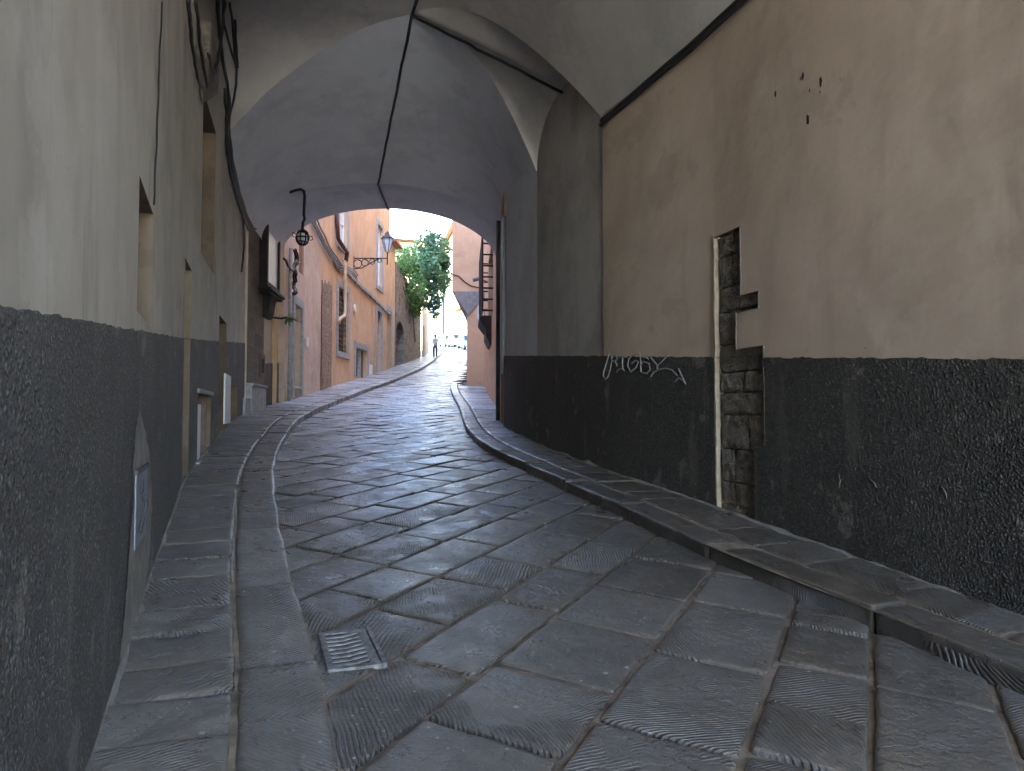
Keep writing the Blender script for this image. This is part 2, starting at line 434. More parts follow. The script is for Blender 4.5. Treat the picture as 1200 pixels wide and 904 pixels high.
M['terrain'] = plain('earth', (.14, .13, .09), .95, var=.4, scale=.5)
M['leaf'] = foliage('ivy_leaf', (.05, .12, .035), (.15, .28, .08))
M['leaf2'] = foliage('tree_leaf', (.035, .085, .04), (.11, .21, .09))
M['bark'] = plain('bark', (.09, .07, .05), .9, var=.4, scale=12, bump=.8, bd=.02)
M['skin'] = plain('skin', (.45, .27, .20), .6, var=.05, bump=0)
M['shirt'] = plain('white_cotton', (.70, .68, .70), .85, var=.06)
M['denim'] = plain('dark_denim', (.025, .035, .06), .85, var=.2)
M['hair'] = plain('dark_hair', (.02, .016, .013), .7, var=.3)
M['tyre'] = plain('tyre_rubber', (.02, .02, .02), .8, bump=0)
def carpaint(name, col):
    n = NT(name); n.b.inputs['Coat Weight'].default_value = .6
    return n.out(n.mix(n.noise(3, 3), tuple(c*.92 for c in col), col), .35)

# ------------------------------------------------------------------ ground sheet
gm = MB(); NX, NY = 60, 90
xs = [-420+840*i/NX for i in range(NX+1)]; ys = [-260+860*j/NY for j in range(NY+1)]
xs = sorted(set(xs+[-20+i*2 for i in range(16)])); ys = sorted(set(ys+[-10+i*2.0 for i in range(72)]))
gm.add([(x, y, gz(x, y)-.35) for y in ys for x in xs], [(j*len(xs)+i, j*len(xs)+i+1, (j+1)*len(xs)+i+1, (j+1)*len(xs)+i) for j in range(len(ys)-1) for i in range(len(xs)-1)])
tag(gm.build('terrain', M['terrain'], smooth=True), kind='structure')

# ------------------------------------------------------------------ paving stones
def nz(x, y, z=0): return mnoise.noise(Vector((x, y, z)))
def slab(mb, c, n, hfun, depth=.05, tilt=.006, rnd=.014, gap=.006, tone=None, style=None, und=.004, wob=.006, warm=0):
    a, b, cc, d = [Vector(p) for p in c]
    cen = (a+b+cc+d)/4
    L1 = ((b-a).length+(cc-d).length)/2; L2 = ((d-a).length+(cc-b).length)/2
    ix, iy = gap/L1, gap/L2
    def ts(L, i):
        e = min(rnd/L, .12)
        mid = [i+e*2.2+(1-2*i-4.4*e)*k/(n-1) for k in range(n)]
        return [i, i+.35*e, i+e]+mid+[1-i-e, 1-i-.35*e, 1-i]
    tu, tv = ts(L1, ix), ts(L2, iy); nu, nv = len(tu), len(tv)
    sd = random.random()*50; tx, ty = random.uniform(-1, 1)*tilt, random.uniform(-1, 1)*tilt; tz = random.uniform(-1, 1)*tilt*.7
    drop = [.026, .008, .0016]
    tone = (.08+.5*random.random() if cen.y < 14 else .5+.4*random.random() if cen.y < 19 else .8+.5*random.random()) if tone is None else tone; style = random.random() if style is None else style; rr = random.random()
    ud = (b-a).normalized(); th_ = random.choice((0, 90))+random.gauss(0, 7); ud = Vector((ud.x*math.cos(R(th_))-ud.y*math.sin(R(th_)), ud.x*math.sin(R(th_))+ud.y*math.cos(R(th_)))); vd = Vector((-ud.y, ud.x))
    o = len(mb.v); vs = []
    for j, v in enumerate(tv):
        for i, u in enumerate(tu):
            p = a*(1-u)*(1-v)+b*u*(1-v)+cc*u*v+d*(1-u)*v
            k = max(0, 1-abs(u-.5)*0)  # plain bilinear
            eu = min(i, nu-1-i); ev = min(j, nv-1-j); e = min(eu, ev)
            cu, cv = abs(2*u-1), abs(2*v-1)
            p = cen+(p-cen)*(1-.05*(cu*cv)**10)
            if e < 3:
                w = wob*(1-e/3)
                p = p+Vector((nz(p.x*7, p.y*7, sd), nz(p.x*7, p.y*7, sd+9)))*w*1.6
            q = p-cen
            z = hfun(p.x, p.y)+tz+tx*q.x/max(.3, L1)*2+ty*q.y/max(.3, L2)*2+und*nz(p.x*3.3, p.y*3.3, sd)+und*.5*nz(p.x*9, p.y*9, sd)
            if e < 3: z -= drop[e]
            vs.append((p.x, p.y, z))
            idx = o+j*nu+i
            mb.uv[idx] = (q.dot(ud), q.dot(vd)); mb.tone[idx] = (tone, style, rr, (0, .25, .5, .8)[e] if e < 4 else 1)
    fs = [(j*nu+i, j*nu+i+1, (j+1)*nu+i+1, (j+1)*nu+i) for j in range(nv-1) for i in range(nu-1)]
    ring = [i for i in range(nu)]+[j*nu+nu-1 for j in range(1, nv)]+[(nv-1)*nu+i for i in range(nu-2, -1, -1)]+[j*nu for j in range(nv-2, 0, -1)]
    k0 = len(vs)
    for r in ring: x, y, z = vs[r]; vs.append((x, y, z-depth)); mb.tone[o+len(vs)-1] = (tone*.6, .1, .0, 0); mb.uv[o+len(vs)-1] = mb.uv[o+r]
    m = len(ring)
    fs += [(ring[i], k0+i, k0+(i+1) % m, ring[(i+1) % m]) for i in range(m)]
    mb.add(vs, fs)
def res(y): return 9 if y < 5.5 else 6 if y < 9 else 3 if y < 20 else 2

street = MB()
dv = Vector((math.sin(R(27)), math.cos(R(27)))); pv = Vector((math.cos(R(27)), -math.sin(R(27))))
def inside(q, m):
    if q.y < -4.2 or q.y > 97: return False
    sl = LK.near(q); sr = RK.near(q)
    return (q-LK.at(sl)).dot(LK.nrm(sl)) > -m and (q-RK.at(sr)).dot(RK.nrm(sr)) > -m
pl = [-1.06, -1.69, -2.14, -2.68, -3.14, -3.62]
lim = -3.62
while lim > -58:
    lim -= random.uniform(.40, .60) if lim > -12 else random.uniform(.55, .8); pl.append(lim)
lim = -1.06; up = []
while lim < 7:
    lim += random.uniform(.42, .62); up.append(lim)
pl = up[::-1]+pl
rs = random.Random(11)
for p1, p0 in zip(pl, pl[1:]):
    q = -8+rs.random()
    while q < 100:
        far = (pv*((p0+p1)/2)+dv*q).y > 12
        ln = rs.uniform(.55, 1.05) if not far else rs.uniform(.6, 1.1)
        c = pv*((p0+p1)/2)+dv*(q+ln/2)
        if inside(c, .36):
            sk = rs.uniform(-.03, .03)
            quad = [pv*p0+dv*(q+sk), pv*p0+dv*(q+ln+sk*.5), pv*p1+dv*(q+ln), pv*p1+dv*(q)]
            quad = [pv*p0+dv*q, pv*p0+dv*(q+ln), pv*p1+dv*(q+ln), pv*p1+dv*q]
            slab(street, quad, res(c.y), gz, .05, .006 if c.y > 9 else (.0045), rnd=.015, gap=.007 if c.y > 6 else .010, wob=.007, und=.005, tone=((rs.random()*.42 if c.y < 8 else .1+rs.random()*.6) if c.y < 14 else .55+.5*rs.random() if c.y < 19 else .85+.5*rs.random()))  # tone steps paler with distance, painting in the light towards the exit
        q += ln
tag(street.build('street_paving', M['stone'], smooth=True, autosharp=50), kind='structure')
def sheet(pa, pb, s0, s1, hfun, name, mat, ds=.6, wob=0):
    mb = MB(); s = s0; pts = []
    while True:
        a = pa.pos(s); b = pb.pos(pb.near(a)) if isinstance(pb, Path) else pa.pos(s, pb)
        pts.append((a, b))
        if s >= s1: break
        s = min(s1, s+ds)
    n = 6; vs = []
    for a, b in pts:
        for k in range(n+1):
            p = a.lerp(b, k/n); vs.append((p.x, p.y, hfun(p.x, p.y)+wob*nz(p.x*4, p.y*4)))
    fs = [(i*(n+1)+k, i*(n+1)+k+1, (i+1)*(n+1)+k+1, (i+1)*(n+1)+k) for i in range(len(pts)-1) for k in range(n)]
    mb.add(vs, fs); return tag(mb.build(name, mat, smooth=True), kind='structure')
sheet(LK, RK, 0, LK.L-2, lambda x, y: gz(x, y)-.017, 'street_joints', M['mortar'], .35, .006)

# kerbs and pavements
KW = .36
def strip(mb, path, o0, o1, s0, s1, la, lb, hfun, depth, **kw):
    s = s0
    while s < s1:
        y = path.at(s).y; far = y > 20
        l = random.uniform(la, lb)*(1.4 if far else 1); e = min(s1, s+l)
        f0 = o0(s) if callable(o0) else o0; f1 = o0(e) if callable(o0) else o0
        g0 = o1(s) if callable(o1) else o1; g1 = o1(e) if callable(o1) else o1
        quad = [path.pos(s, g0), path.pos(e, g1), path.pos(e, f1), path.pos(s, f0)]
        if path.side < 0: quad = [quad[3], quad[2], quad[1], quad[0]]
        slab(mb, quad, res(y), hfun, depth, **kw)
        s = e
def toL(s):
    p = LK.at(s); return -(LW.at(LW.near(p))-p).length
def toR(s):
    p = RK.at(s); q = min(RW.L-.01, RW.near(p)); return -(RW.at(q)-p).length
zl = lambda x, y: gz(x, y)+hL(y)
zr = lambda x, y: gz(x, y)+HR
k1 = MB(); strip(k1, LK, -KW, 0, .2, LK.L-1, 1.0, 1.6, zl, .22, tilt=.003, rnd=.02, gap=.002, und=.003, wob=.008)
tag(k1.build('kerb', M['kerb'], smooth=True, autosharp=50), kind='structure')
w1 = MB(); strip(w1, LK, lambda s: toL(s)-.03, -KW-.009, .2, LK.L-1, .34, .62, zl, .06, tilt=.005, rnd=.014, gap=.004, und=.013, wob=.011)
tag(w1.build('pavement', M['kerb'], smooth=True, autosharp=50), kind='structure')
sheet(LK, LW, .2, LK.L-2, lambda x, y: zl(x, y)-.014, 'pavement_joints', M['mortar'], .4, .004)
ml = MB()
for i in range(440):
    a, b = .2+i*.08, .2+(i+1)*.08
    f = lambda s, o: (lambda p: (p.x, p.y, zl(p.x, p.y)-.0065+.004*nz(s*5, 5)))(LK.pos(s, -KW-.005+o*(.006+.010*nz(s*2.3, o))))
    if nz(i*.11, 4.4) < -.12: continue
    ml.quad(f(a, -1), f(b, -1), f(b, 1), f(a, 1))
tag(ml.build('pavement_joint', M['mortarW']), kind='structure')
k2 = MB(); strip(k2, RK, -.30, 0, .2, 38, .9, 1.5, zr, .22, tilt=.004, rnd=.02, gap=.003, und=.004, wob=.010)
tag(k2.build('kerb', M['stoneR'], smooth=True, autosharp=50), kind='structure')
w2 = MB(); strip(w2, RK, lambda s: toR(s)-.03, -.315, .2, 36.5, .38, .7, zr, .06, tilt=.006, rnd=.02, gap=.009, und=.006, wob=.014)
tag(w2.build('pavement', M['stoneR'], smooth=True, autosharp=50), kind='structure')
sheet(RK, RW, .2, 36.6, lambda x, y: zr(x, y)-.012, 'pavement_joints', M['mortar'], .4, .004)

# ------------------------------------------------------------------ walls with openings
def wall_strip(mb, path, s0, s1, bot, top, ops=(), off=0, ds=.3, rev=None, lip=0):
    """vertical skin along a path; ops = (sa, sb, za, zb, depth); rev = builder that takes jambs and back"""
    cuts = {s0, s1}
    for o in ops:
        for q in (o[0], o[1]):
            if s0 < q < s1: cuts.add(q)
    cuts = sorted(cuts); S = []
    for a, b in zip(cuts, cuts[1:]):
        n = max(1, int((b-a)/ds)); S += [a+(b-a)*k/n for k in range(n)]
    S.append(cuts[-1])
    f = lambda v, s: v(s) if callable(v) else v
    def P(s, z): p = path.pos(s, off); return (p.x, p.y, z)
    for a, b in zip(S, S[1:]):
        m = (a+b)/2
        hs = sorted([o for o in ops if o[0]-1e-6 <= m <= o[1]+1e-6], key=lambda o: o[2])
        ya, yb = f(bot, a), f(bot, b); ta, tb = f(top, a), f(top, b)
        for o in hs:
            if o[2] > min(ya, yb)+1e-4:
                za = min(o[2], ta); zb = min(o[2], tb)
                if za > ya+1e-4: add_wq(mb, P, a, b, ya, yb, za, zb)
            ya, yb = max(ya, o[3]), max(yb, o[3])
        if ta > ya+1e-4 or tb > yb+1e-4: add_wq(mb, P, a, b, min(ya, ta), min(yb, tb), ta, tb)
        if lip:
            pa, pb = path.pos(a, off), path.pos(b, off); qa, qb = path.pos(a, off-lip), path.pos(b, off-lip)
            mb.quad((pa.x, pa.y, ta), (pb.x, pb.y, tb), (qb.x, qb.y, tb), (qa.x, qa.y, ta))
def add_wq(mb, P, a, b, ya, yb, za, zb):
    o = len(mb.v); mb.quad(P(a, ya), P(b, yb), P(b, zb), P(a, za))
    for i, (s, z) in enumerate(((a, ya), (b, yb), (b, zb), (a, za))): mb.uv[o+i] = (s, z)
def recess(mb, path, o, off=0, back=None, inset=.0):
    """jambs, head, sill and back of an opening"""
    sa, sb, za, zb, d = o
    def P(s, k, z): p = path.at(s)+path.nrm((sa+sb)/2)*k; return (p.x, p.y, z)
    A0, A1, B0, B1 = (lambda z: P(sa, off, z)), (lambda z: P(sa, off-d, z)), (lambda z: P(sb, off, z)), (lambda z: P(sb, off-d, z))
    mb.quad(A0(za), A1(za), A1(zb), A0(zb)); mb.quad(B1(za), B0(za), B0(zb), B1(zb))
    mb.quad(A0(zb), A1(zb), B1(zb), B0(zb)); mb.quad(A1(za), A0(za), B0(za), B1(za))
    (back or mb).quad(P(sa-.05, off-d-.0, za), P(sb+.05, off-d, za), P(sb+.05, off-d, zb), P(sa-.05, off-d, zb))
def wbox(mb, path, sa, sb, za, zb, k0, k1):
    """box on a wall: along sa..sb, height za..zb, from k0 to k1 off the wall"""
    m = (sa+sb)/2; nn = path.nrm(m)
    n = max(1, int((sb-sa)/.8))
    for i in range(n):
        a = sa+(sb-sa)*i/n; b = sa+(sb-sa)*(i+1)/n
        pa, pb = path.at(a), path.at(b)
        p = [pa+nn*k0, pb+nn*k0, pb+nn*k1, pa+nn*k1]
        mb.add([(q.x, q.y, z) for z in (za, zb) for q in p], [(0,3,2,1),(4,5,6,7),(0,1,5,4),(1,2,6,5),(2,3,7,6),(3,0,4,7)])
def wpt(path, s, z, k=0): p = path.pos(s, k); return Vector((p.x, p.y, z))
def wpx(path, px, py, k=0, s0=0): s, z = path.hit(px, py, s0); return wpt(path, s, z, k)
def arch_in(mb, path, sa, sb, z0, zs, zt, off, n=10):
    """fills the two spandrels of a rectangular opening so it reads as round-headed"""
    c = (sa+sb)/2; h = (sb-sa)/2
    for sgn in (-1, 1):
        for k in range(n):
            a0, a1 = math.pi/2*k/n, math.pi/2*(k+1)/n
            q = lambda a: wpt(path, c+sgn*h*math.cos(a), zs+(zt-zs)*math.sin(a), off)
            t = lambda a: wpt(path, c+sgn*h*math.cos(a), zt+.001, off)
            mb.quad(q(a0), q(a1), t(a1), t(a0))
def frame(mb, path, o, w, k0, k1, sill=True, wl=None):
    sa, sb, za, zb = o[:4]
    wbox(mb, path, sa-w, sa, za, zb, k0, k1); wbox(mb, path, sb, sb+w, za, zb, k0, k1)
    wbox(mb, path, sa-w, sb+w, zb, zb+w, k0, k1+.004)
    if sill: wbox(mb, path, sa-w, sb+w, za-w*.8, za, k0, k1+.02)

def opn(path, pl, pr, yt, yb, d=.25, s0=0, ground=False):
    """opening measured on a wall: left edge pl, right edge pr, top and bottom at the left edge"""
    a = path.sx(pl, (yt+yb)/2, s0); b = path.sx(pr, (yt+yb)/2, s0)
    y = path.at(a).y
    zt = CAMZ+ray(pl, yt)[1]*y; zb = CAMZ+ray(pl, yb)[1]*y
    if ground: zb = gz(*path.at(a))-.05
    return (a, b, zb, zt, d)

# --- left wall of the passage
sNL = LW.near(Vector((2.3,-6.7))); sL0 = sNL; sL1 = LW.sx(285.5, 470)
def dado_top(path):
    return lambda s: gz(*path.at(s))+1.57+.010*nz(path.at(s).x*5, path.at(s).y*5)+.010*nz(path.at(s).x*23, path.at(s).y*23)+.006*nz(path.at(s).x*60, path.at(s).y*60)+.01*path.at(s).y*(path is LW)
dL = lambda s: dado_top(LW)(s)
n1 = opn(LW, 162, 179, 206, 364, .5); n2 = opn(LW, 237, 252.5, 106, 296, .35)
n3 = opn(LW, 213.5, 221, 303, 560, .45, ground=True); n4 = opn(LW, 255.5, 263.5, 370, 520, .45, ground=True)
h1 = opn(LW, 230, 245.5, 461, 541, .4); h2 = opn(LW, 266, 276.5, 449, 505, .4)
lw = thing('plaster_wall', (*LW.at(LW.sx(150)), gz(*LW.at(LW.sx(150)))), 'tall passage wall of grey stained plaster over dark roughcast, with recesses, beside the kerb at left', 'wall')
allops = [n1, n2, n3, n4, h1, h2]
mb = MB(); wall_strip(mb, LW, sL0, sL1, lambda s: dL(s)-.03, 9.2, allops, 0, .2)
e = wpt(LW, sL1, 0); nn = LW.nrm(sL1)
mb.quad((e.x, e.y, -.5), (e.x-nn.x*.4, e.y-nn.y*.4, -.5), (e.x-nn.x*.4, e.y-nn.y*.4, 9), (e.x, e.y, 9))
mb.build('plaster', M['plL'], lw)
mb = MB(); wall_strip(mb, LW, sL0, sL1, lambda s: gz(*LW.at(s))-.1, dL, allops, .014, .04, lip=.02)
mb.build('dado', M['dadoL'], lw)
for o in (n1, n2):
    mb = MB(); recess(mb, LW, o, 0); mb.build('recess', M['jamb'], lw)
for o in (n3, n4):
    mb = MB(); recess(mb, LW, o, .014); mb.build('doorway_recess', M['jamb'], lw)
    p = MB(); wbox(p, LW, o[0]+.03, o[1]-.03, o[2], o[3]-.03, -.36, -.30); p.build('door', M['wood'], lw)
for o, wl in ((h1, .3), (h2, .0)):
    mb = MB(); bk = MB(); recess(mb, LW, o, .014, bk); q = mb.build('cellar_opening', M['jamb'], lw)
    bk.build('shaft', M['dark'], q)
mb = MB(); wbox(mb, LW, h1[0]+.02, h1[0]+.06, h1[2], h1[3]-.12, -.2, -.0); wbox(mb, LW, h1[1]-.22, h1[1]-.16, h1[2], h1[3], -.3, -.03); mb.build('window_frame', M['wood'], lw)
mb = MB(); wbox(mb, LW, h1[0]+.005, h1[0]+.48, h1[2]+.0, h1[3]-.14, -.02, -.002); mb.build('white_board', M['white'], lw)
a, z0 = LW.hit(260.5, 497); b, _ = LW.hit(267.5, 490); z1 = LW.hit(260.5, 437)[1]
mb = MB(); wbox(mb, LW, a, b-.01, z0, z1, .012, .04); mb.build('white_board', M['white'], lw, bevel=.006)
# sill stones of the cellar openings
mb = MB(); wbox(mb, LW, h1[0]-.15, h1[1]+.1, h1[2]-.09, h1[2], -.05, .06); wbox(mb, LW, h2[0]-.1, h2[1]+.1, h2[2]-.07, h2[2], -.05, .05); wbox(mb, LW, h1[0]-.1, h1[1]+.08, h1[3], h1[3]+.06, -.05, .045); mb.build('sill', M['serena'], lw, bevel=.01)
# bare patch and hatch
pa = [(134, 772), (141, 715), (146, 650), (150, 600), (152, 540), (154, 500), (158, 481), (166, 505), (172, 540), (174, 590), (172, 640), (165, 700), (158, 735), (153, 765), (146, 785)]
qa = []
for (x0, y0), (x1, y1) in zip(pa, pa[1:]+pa[:1]):
    for k in range(7):
        x, y = x0+(x1-x0)*k/7, y0+(y1-y0)*k/7; qa.append((x+2.2*nz(x*.3, y*.09)+1.2*nz(x*.9, y*.35), y+2*nz(x*.5, y*.2, 4)))
pa = qa
P3 = [wpx(LW, x, y, .0205) for x, y in pa]
mb = MB(); mb.add(P3, [tuple(range(len(P3)))]); mb.build('mortar_patch', M['patch'], lw)
ha, hz0 = LW.hit(151.5, 646); hb, _ = LW.hit(166, 600); hz1 = LW.hit(151.5, 557)[1]
mb = MB(); wbox(mb, LW, ha, hb, hz0, hz1, .012, .028); hd = mb.build('meter_hatch', M['greymetal'], lw, bevel=.004)
mb = MB(); wbox(mb, LW, ha-.02, hb+.02, hz1-.005, hz1+.02, .012, .036); wbox(mb, LW, hb-.06, hb-.04, hz0+.16, hz0+.22, .02, .034); mb.build('hatch_rim', M['iron'], hd)
# scribble on the hatch
mb = MB()
W, H = hb-ha, hz1-hz0
def on_hatch(pts): mb.tube([wpt(LW, ha+W*u, hz0+H*v, .0285) for u, v in pts], .0028, 5)
on_hatch([(.25, .92), (.3, .7), (.55, .55), (.35, .48), (.6, .40), (.75, .5), (.5, .62), (.45, .35), (.2, .2), (.5, .12), (.75, .28), (.8, .6)])
on_hatch([(.55, .85), (.62, .68), (.45, .66), (.7, .8)])
mb.build('scribble', M['black'], hd)
# corbel of the vault
mb = MB(); cs = LW.sx(229, 60); ce = LW.sx(241, 60)
zt = CAMZ+ray(230, 22)[1]*LW.at(cs).y; zb2 = CAMZ+ray(230, 64)[1]*LW.at(cs).y; zc = CAMZ+ray(232, 102)[1]*LW.at(cs).y
wbox(mb, LW, cs, ce, zb2, zt, -.02, .17)
pa_, pb_ = wpt(LW, cs, zb2, .17), wpt(LW, ce, zb2, .17); pc, pd = wpt(LW, ce, zb2, 0), wpt(LW, cs, zb2, 0); ap = wpt(LW, (cs+ce)/2, zc, .02)
mb.add([pa_, pb_, pc, pd, ap], [(0, 1, 4), (1, 2, 4), (2, 3, 4), (3, 0, 4)])
mb.build('corbel', M['quoin'], lw, bevel=.02)

# --- right wall of the passage
sNR = RW.near(Vector((6.17,-6.5))); sR0 = sNR; sPil = RW.sx(707.5, 420); sR1 = RW.sx(591, 420)
rw = thing('plaster_wall', (*RW.at(RW.sx(860)), gz(*RW.at(RW.sx(860)))), 'long passage wall of ochre plaster over black roughcast, with a bare stone slot and chalk graffiti', 'wall')
dR = dado_top(RW)
# slot: rows of (top z, right edge) measured on the wall
sq = lambda px, py: RW.hit(px, py)
slotL = RW.sx(838.5, 430)
rows_px = [(868.5, 265, 341), (890, 341, 367), (863.5, 367, 405), (896, 405, 441), (897.5, 441, 524), (886.5, 524, 640)]
slot = []
for pxr, yt, yb in rows_px:
    s = RW.sx(pxr, (yt+yb)/2); y = RW.at(s).y
    z1 = CAMZ+ray(pxr, yt)[1]*y; z0 = CAMZ+ray(pxr, yb)[1]*y
    # right wall runs away to the left: sa is the nearer (right) edge
    slot.append((min(s, slotL), max(s, slotL), z0, z1, .09))
for i in range(len(slot)-1):
    a = slot[i]; slot[i] = (a[0], a[1], slot[i+1][3], a[3], a[4])
z = slot[-1]; slot[-1] = (z[0], z[1], gz(*RW.at(slotL))-.1, z[3], z[4])
# split the stepped slot into columns so overlapping spans stay exact
mb = MB(); wall_strip(mb, RW, sR0, sPil, lambda s: dR(s)-.03, 9.2, slot, 0, .2); mb.build('plaster', M['plR'], rw)
mb = MB(); sRv = RW.sx(628, 420); wall_strip(mb, RW, sRv, sR1, lambda s: dR(s)-.03, 9.2, (), -.025, .15); mb.build('pale_plaster', M['vault'], rw)
mb = MB(); wall_strip(mb, RW, sPil, sRv, lambda s: dR(s)-.03, 9.2, (), -.025, .15)
e1, e2 = wpt(RW, sPil, 0), wpt(RW, sPil, 0, -.025); mb.quad((e1.x, e1.y, 1.5), (e2.x, e2.y, 1.5), (e2.x, e2.y, 9), (e1.x, e1.y, 9))
mb.build('sooty_plaster', M['plS'], rw)
mb = MB(); wall_strip(mb, RW, sR0, sR1, lambda s: gz(*RW.at(s))-.1, dR, slot, .014, .04, lip=.035)
e1, e2 = wpt(RW, sR1, 0, .014), wpt(RW, sR1, 0, -.3); mb.quad((e1.x, e1.y, 0), (e2.x, e2.y, 0), (e2.x, e2.y, 2.6), (e1.x, e1.y, 2.6))
mb.build('dado', M['dadoR'], rw)
mb = MB()
for i, o in enumerate(slot):
    sa, sb, za, zb, d = o
    def P(s, k, z): p = RW.at(s)+RW.nrm((sa+sb)/2)*k; return (p.x, p.y, z)
    mb.quad(P(sa, .014, za), P(sa, -d, za), P(sa, -d, zb), P(sa, .014, zb))
    nxt = slot[i+1][0] if i+1 < len(slot) else sa
    lo, hi = min(sa, nxt), max(sa, nxt)
    if hi > lo+1e-4: mb.quad(P(lo, .014, za), P(hi, .014, za), P(hi, -d, za), P(lo, -d, za))
    if i == 0: mb.quad(P(sa, 0, zb), P(sa, -d, zb), P(sb, -d, zb), P(sb, 0, zb))
mb.build('slot_reveal', M['quoin'], rw)
# lit plaster edge at the far side of the slot
mb = MB(); zt0 = slot[0][3]; zg = gz(*RW.at(slotL))+HR-.02
k = 26
for i in range(k):
    za, zb = zg+(zt0-.02-zg)*i/k, zg+(zt0-.02-zg)*(i+1)/k+.001
    wbox(mb, RW, slotL-.014-.010*random.random(), slotL+.05*0+.004, za, zb, -.03, .012+.006*random.random())
mb.build('plaster_edge', M['edge'], rw)
# the bare stones
zs = slot[0][3]-.012
while zs > zg:
    hgt = random.uniform(.19, .34); z0 = max(zg-.1, zs-hgt)
    ov = [o for o in slot if o[2]-.02 < (zs+z0)/2 < o[3]+.02]
    sa = min(o[0] for o in ov); sb = slotL-.012
    cut = [sa+.004] + ([sa+(sb-sa)*random.uniform(.35, .65)] if sb-sa > .42 and random.random() < .7 else []) + [sb]
    for a, b in zip(cut, cut[1:]):
        st = MB(); n = 14
        dep = random.uniform(-.040, -.030); sd = random.random()*40; vs = []
        for j in range(n+1):
            for i in range(n+1):
                e = min(i, n-i, j, n-j)
                s = a+.006+(b-a-.012)*i/n; zz = z0+.007+(zs-z0-.014)*j/n
                q = wpt(RW, s, zz, dep-(.014 if e == 0 else .004 if e == 1 else 0)+.012*abs(nz(s*5, zz*5, sd))+.016*nz(s*14, zz*14, sd)+.010*nz(s*34, zz*34, sd))
                vs.append(q)
        st.add(vs, [(j*(n+1)+i, j*(n+1)+i+1, (j+1)*(n+1)+i+1, (j+1)*(n+1)+i) for j in range(n) for i in range(n)])
        st.build('quoin_stone', M['quoin'], rw, smooth=True, autosharp=25)
    zs = z0-.002
mb = MB(); o = slot[3]; wbox(mb, RW, min(q[0] for q in slot)-.0, slotL, zg-.1, slot[0][3]+.05, -.16, -.085); q1, q2 = wpt(RW, slotL-.001, 0, .013), wpt(RW, slotL-.001, 0, -.14); mb.quad((q1.x, q1.y, zg-.1), (q2.x, q2.y, zg-.1), (q2.x, q2.y, slot[0][3]+.02), (q1.x, q1.y, slot[0][3]+.02)); mb.build('rubble_core', M['mortar'], rw)
# chalk graffiti
mb = MB(); GX = lambda x, y: (690+x/8.571, 400+y/8.571)
strokes = [[(215,110),(212,150),(190,220),(165,300),(160,350),(180,385),(205,360),(230,280),(245,200),(240,150)],
  [(245,175),(262,145),(295,150),(300,185),(275,205),(250,195)], [(275,205),(300,240),(290,250)],
  [(320,165),(400,160)], [(355,165),(352,220),(355,285)], [(295,312),(310,285),(345,275),(375,300)],
  [(495,150),(455,140),(415,180),(405,250),(435,308),(490,265),(515,205),(480,195),(445,225)],
  [(525,110),(535,200),(540,310),(600,325),(632,285),(620,225),(560,205),(540,235)], [(545,160),(600,170),(620,185)],
  [(625,150),(670,205),(705,245)], [(815,130),(760,195),(705,245),(700,275)],
  [(640,355),(665,315),(720,285),(790,272),(850,290),(905,345)], [(915,275),(945,345),(990,430)], [(880,405),(925,370),(960,395),(990,430)]]
for st in strokes:
    P = [wpx(RW, *GX(x, y), .019) for x, y in st]
    Q = []
    for a, b in zip(P, P[1:]):
        for i in range(3): Q.append(a.lerp(b, i/3))
    Q.append(P[-1]); mb.tube(Q, .0085, 5)
mb.build('graffiti', M['chalk'], rw)
# scratches in the roughcast and chipped holes above
mb = MB()
for x0, y0, x1, y1 in ((985, 555, 985, 572), (1106, 570, 1112, 585), (1152, 657, 1165, 660), (1020, 560, 1030, 572)):
    mb.tube([wpx(RW, x0, y0, .018), wpx(RW, (x0+x1)/2+2, (y0+y1)/2, .019), wpx(RW, x1, y1, .016)], [.002, .0045, .002], 5)
mb.build('scratch', plain('scratched_render', (.15, .14, .13), .9, scale=40), rw)
for x, y, r in ((909, 111, .035), (941, 90, .04), (962, 96, .04), (947, 140, .045), (938, 92, .02), (961, 108, .015), (949, 106, .018)):
    mb = MB(); c = wpx(RW, x, y, 0); nn3 = Vector((*RW.nrm(RW.sx(x, y)), 0)); tt = Vector((-nn3.y, nn3.x, 0)); up = Vector((0, 0, 1)); vs = [c+nn3*.001]
    for kk in range(10):
        a = 2*math.pi*kk/10; rr = r*.8*random.uniform(.55, 1.25); vs.append(c+(tt*math.cos(a)*.5+up*math.sin(a)*1.2)*rr+nn3*.002)
    mb.add(vs, [(0, i+1, (i+1) % 10+1) for i in range(10)]); mb.build('chip', M['dark'], rw)

# sandy dirt gathered where the walls meet the pavement
for path, zf, s0_, s1_, mt, wd in ((RW, zr, sR0+1, sR1, 'patch', .045), (LW, zl, sL0+1, sL1, 'patch', .04)):
    mb = MB(); n_ = int((s1_-s0_)/.05)
    for i in range(n_):
        def dp_(i):
            s_ = s0_+i*.05; w_ = max(.012, wd*(.55+1.3*nz(s_*2.1, 3)+.6*nz(s_*7, 9))); h_ = max(.01, w_*(.6+.6*nz(s_*4, 6)))
            a_, b_ = path.pos(s_, .0145), path.pos(s_, .015+w_)
            m_ = path.pos(s_, .0145+w_*.35)
            return (a_.x, a_.y, zf(a_.x, a_.y)+h_), (m_.x, m_.y, zf(m_.x, m_.y)+h_*.35), (b_.x, b_.y, zf(b_.x, b_.y)-.006)
        A_, B_ = dp_(i), dp_(i+1)
        mb.quad(A_[0], B_[0], B_[1], A_[1]); mb.quad(A_[1], B_[1], B_[2], A_[2])
    tag(mb.build('pavement_dirt', M[mt], smooth=True), kind='structure')

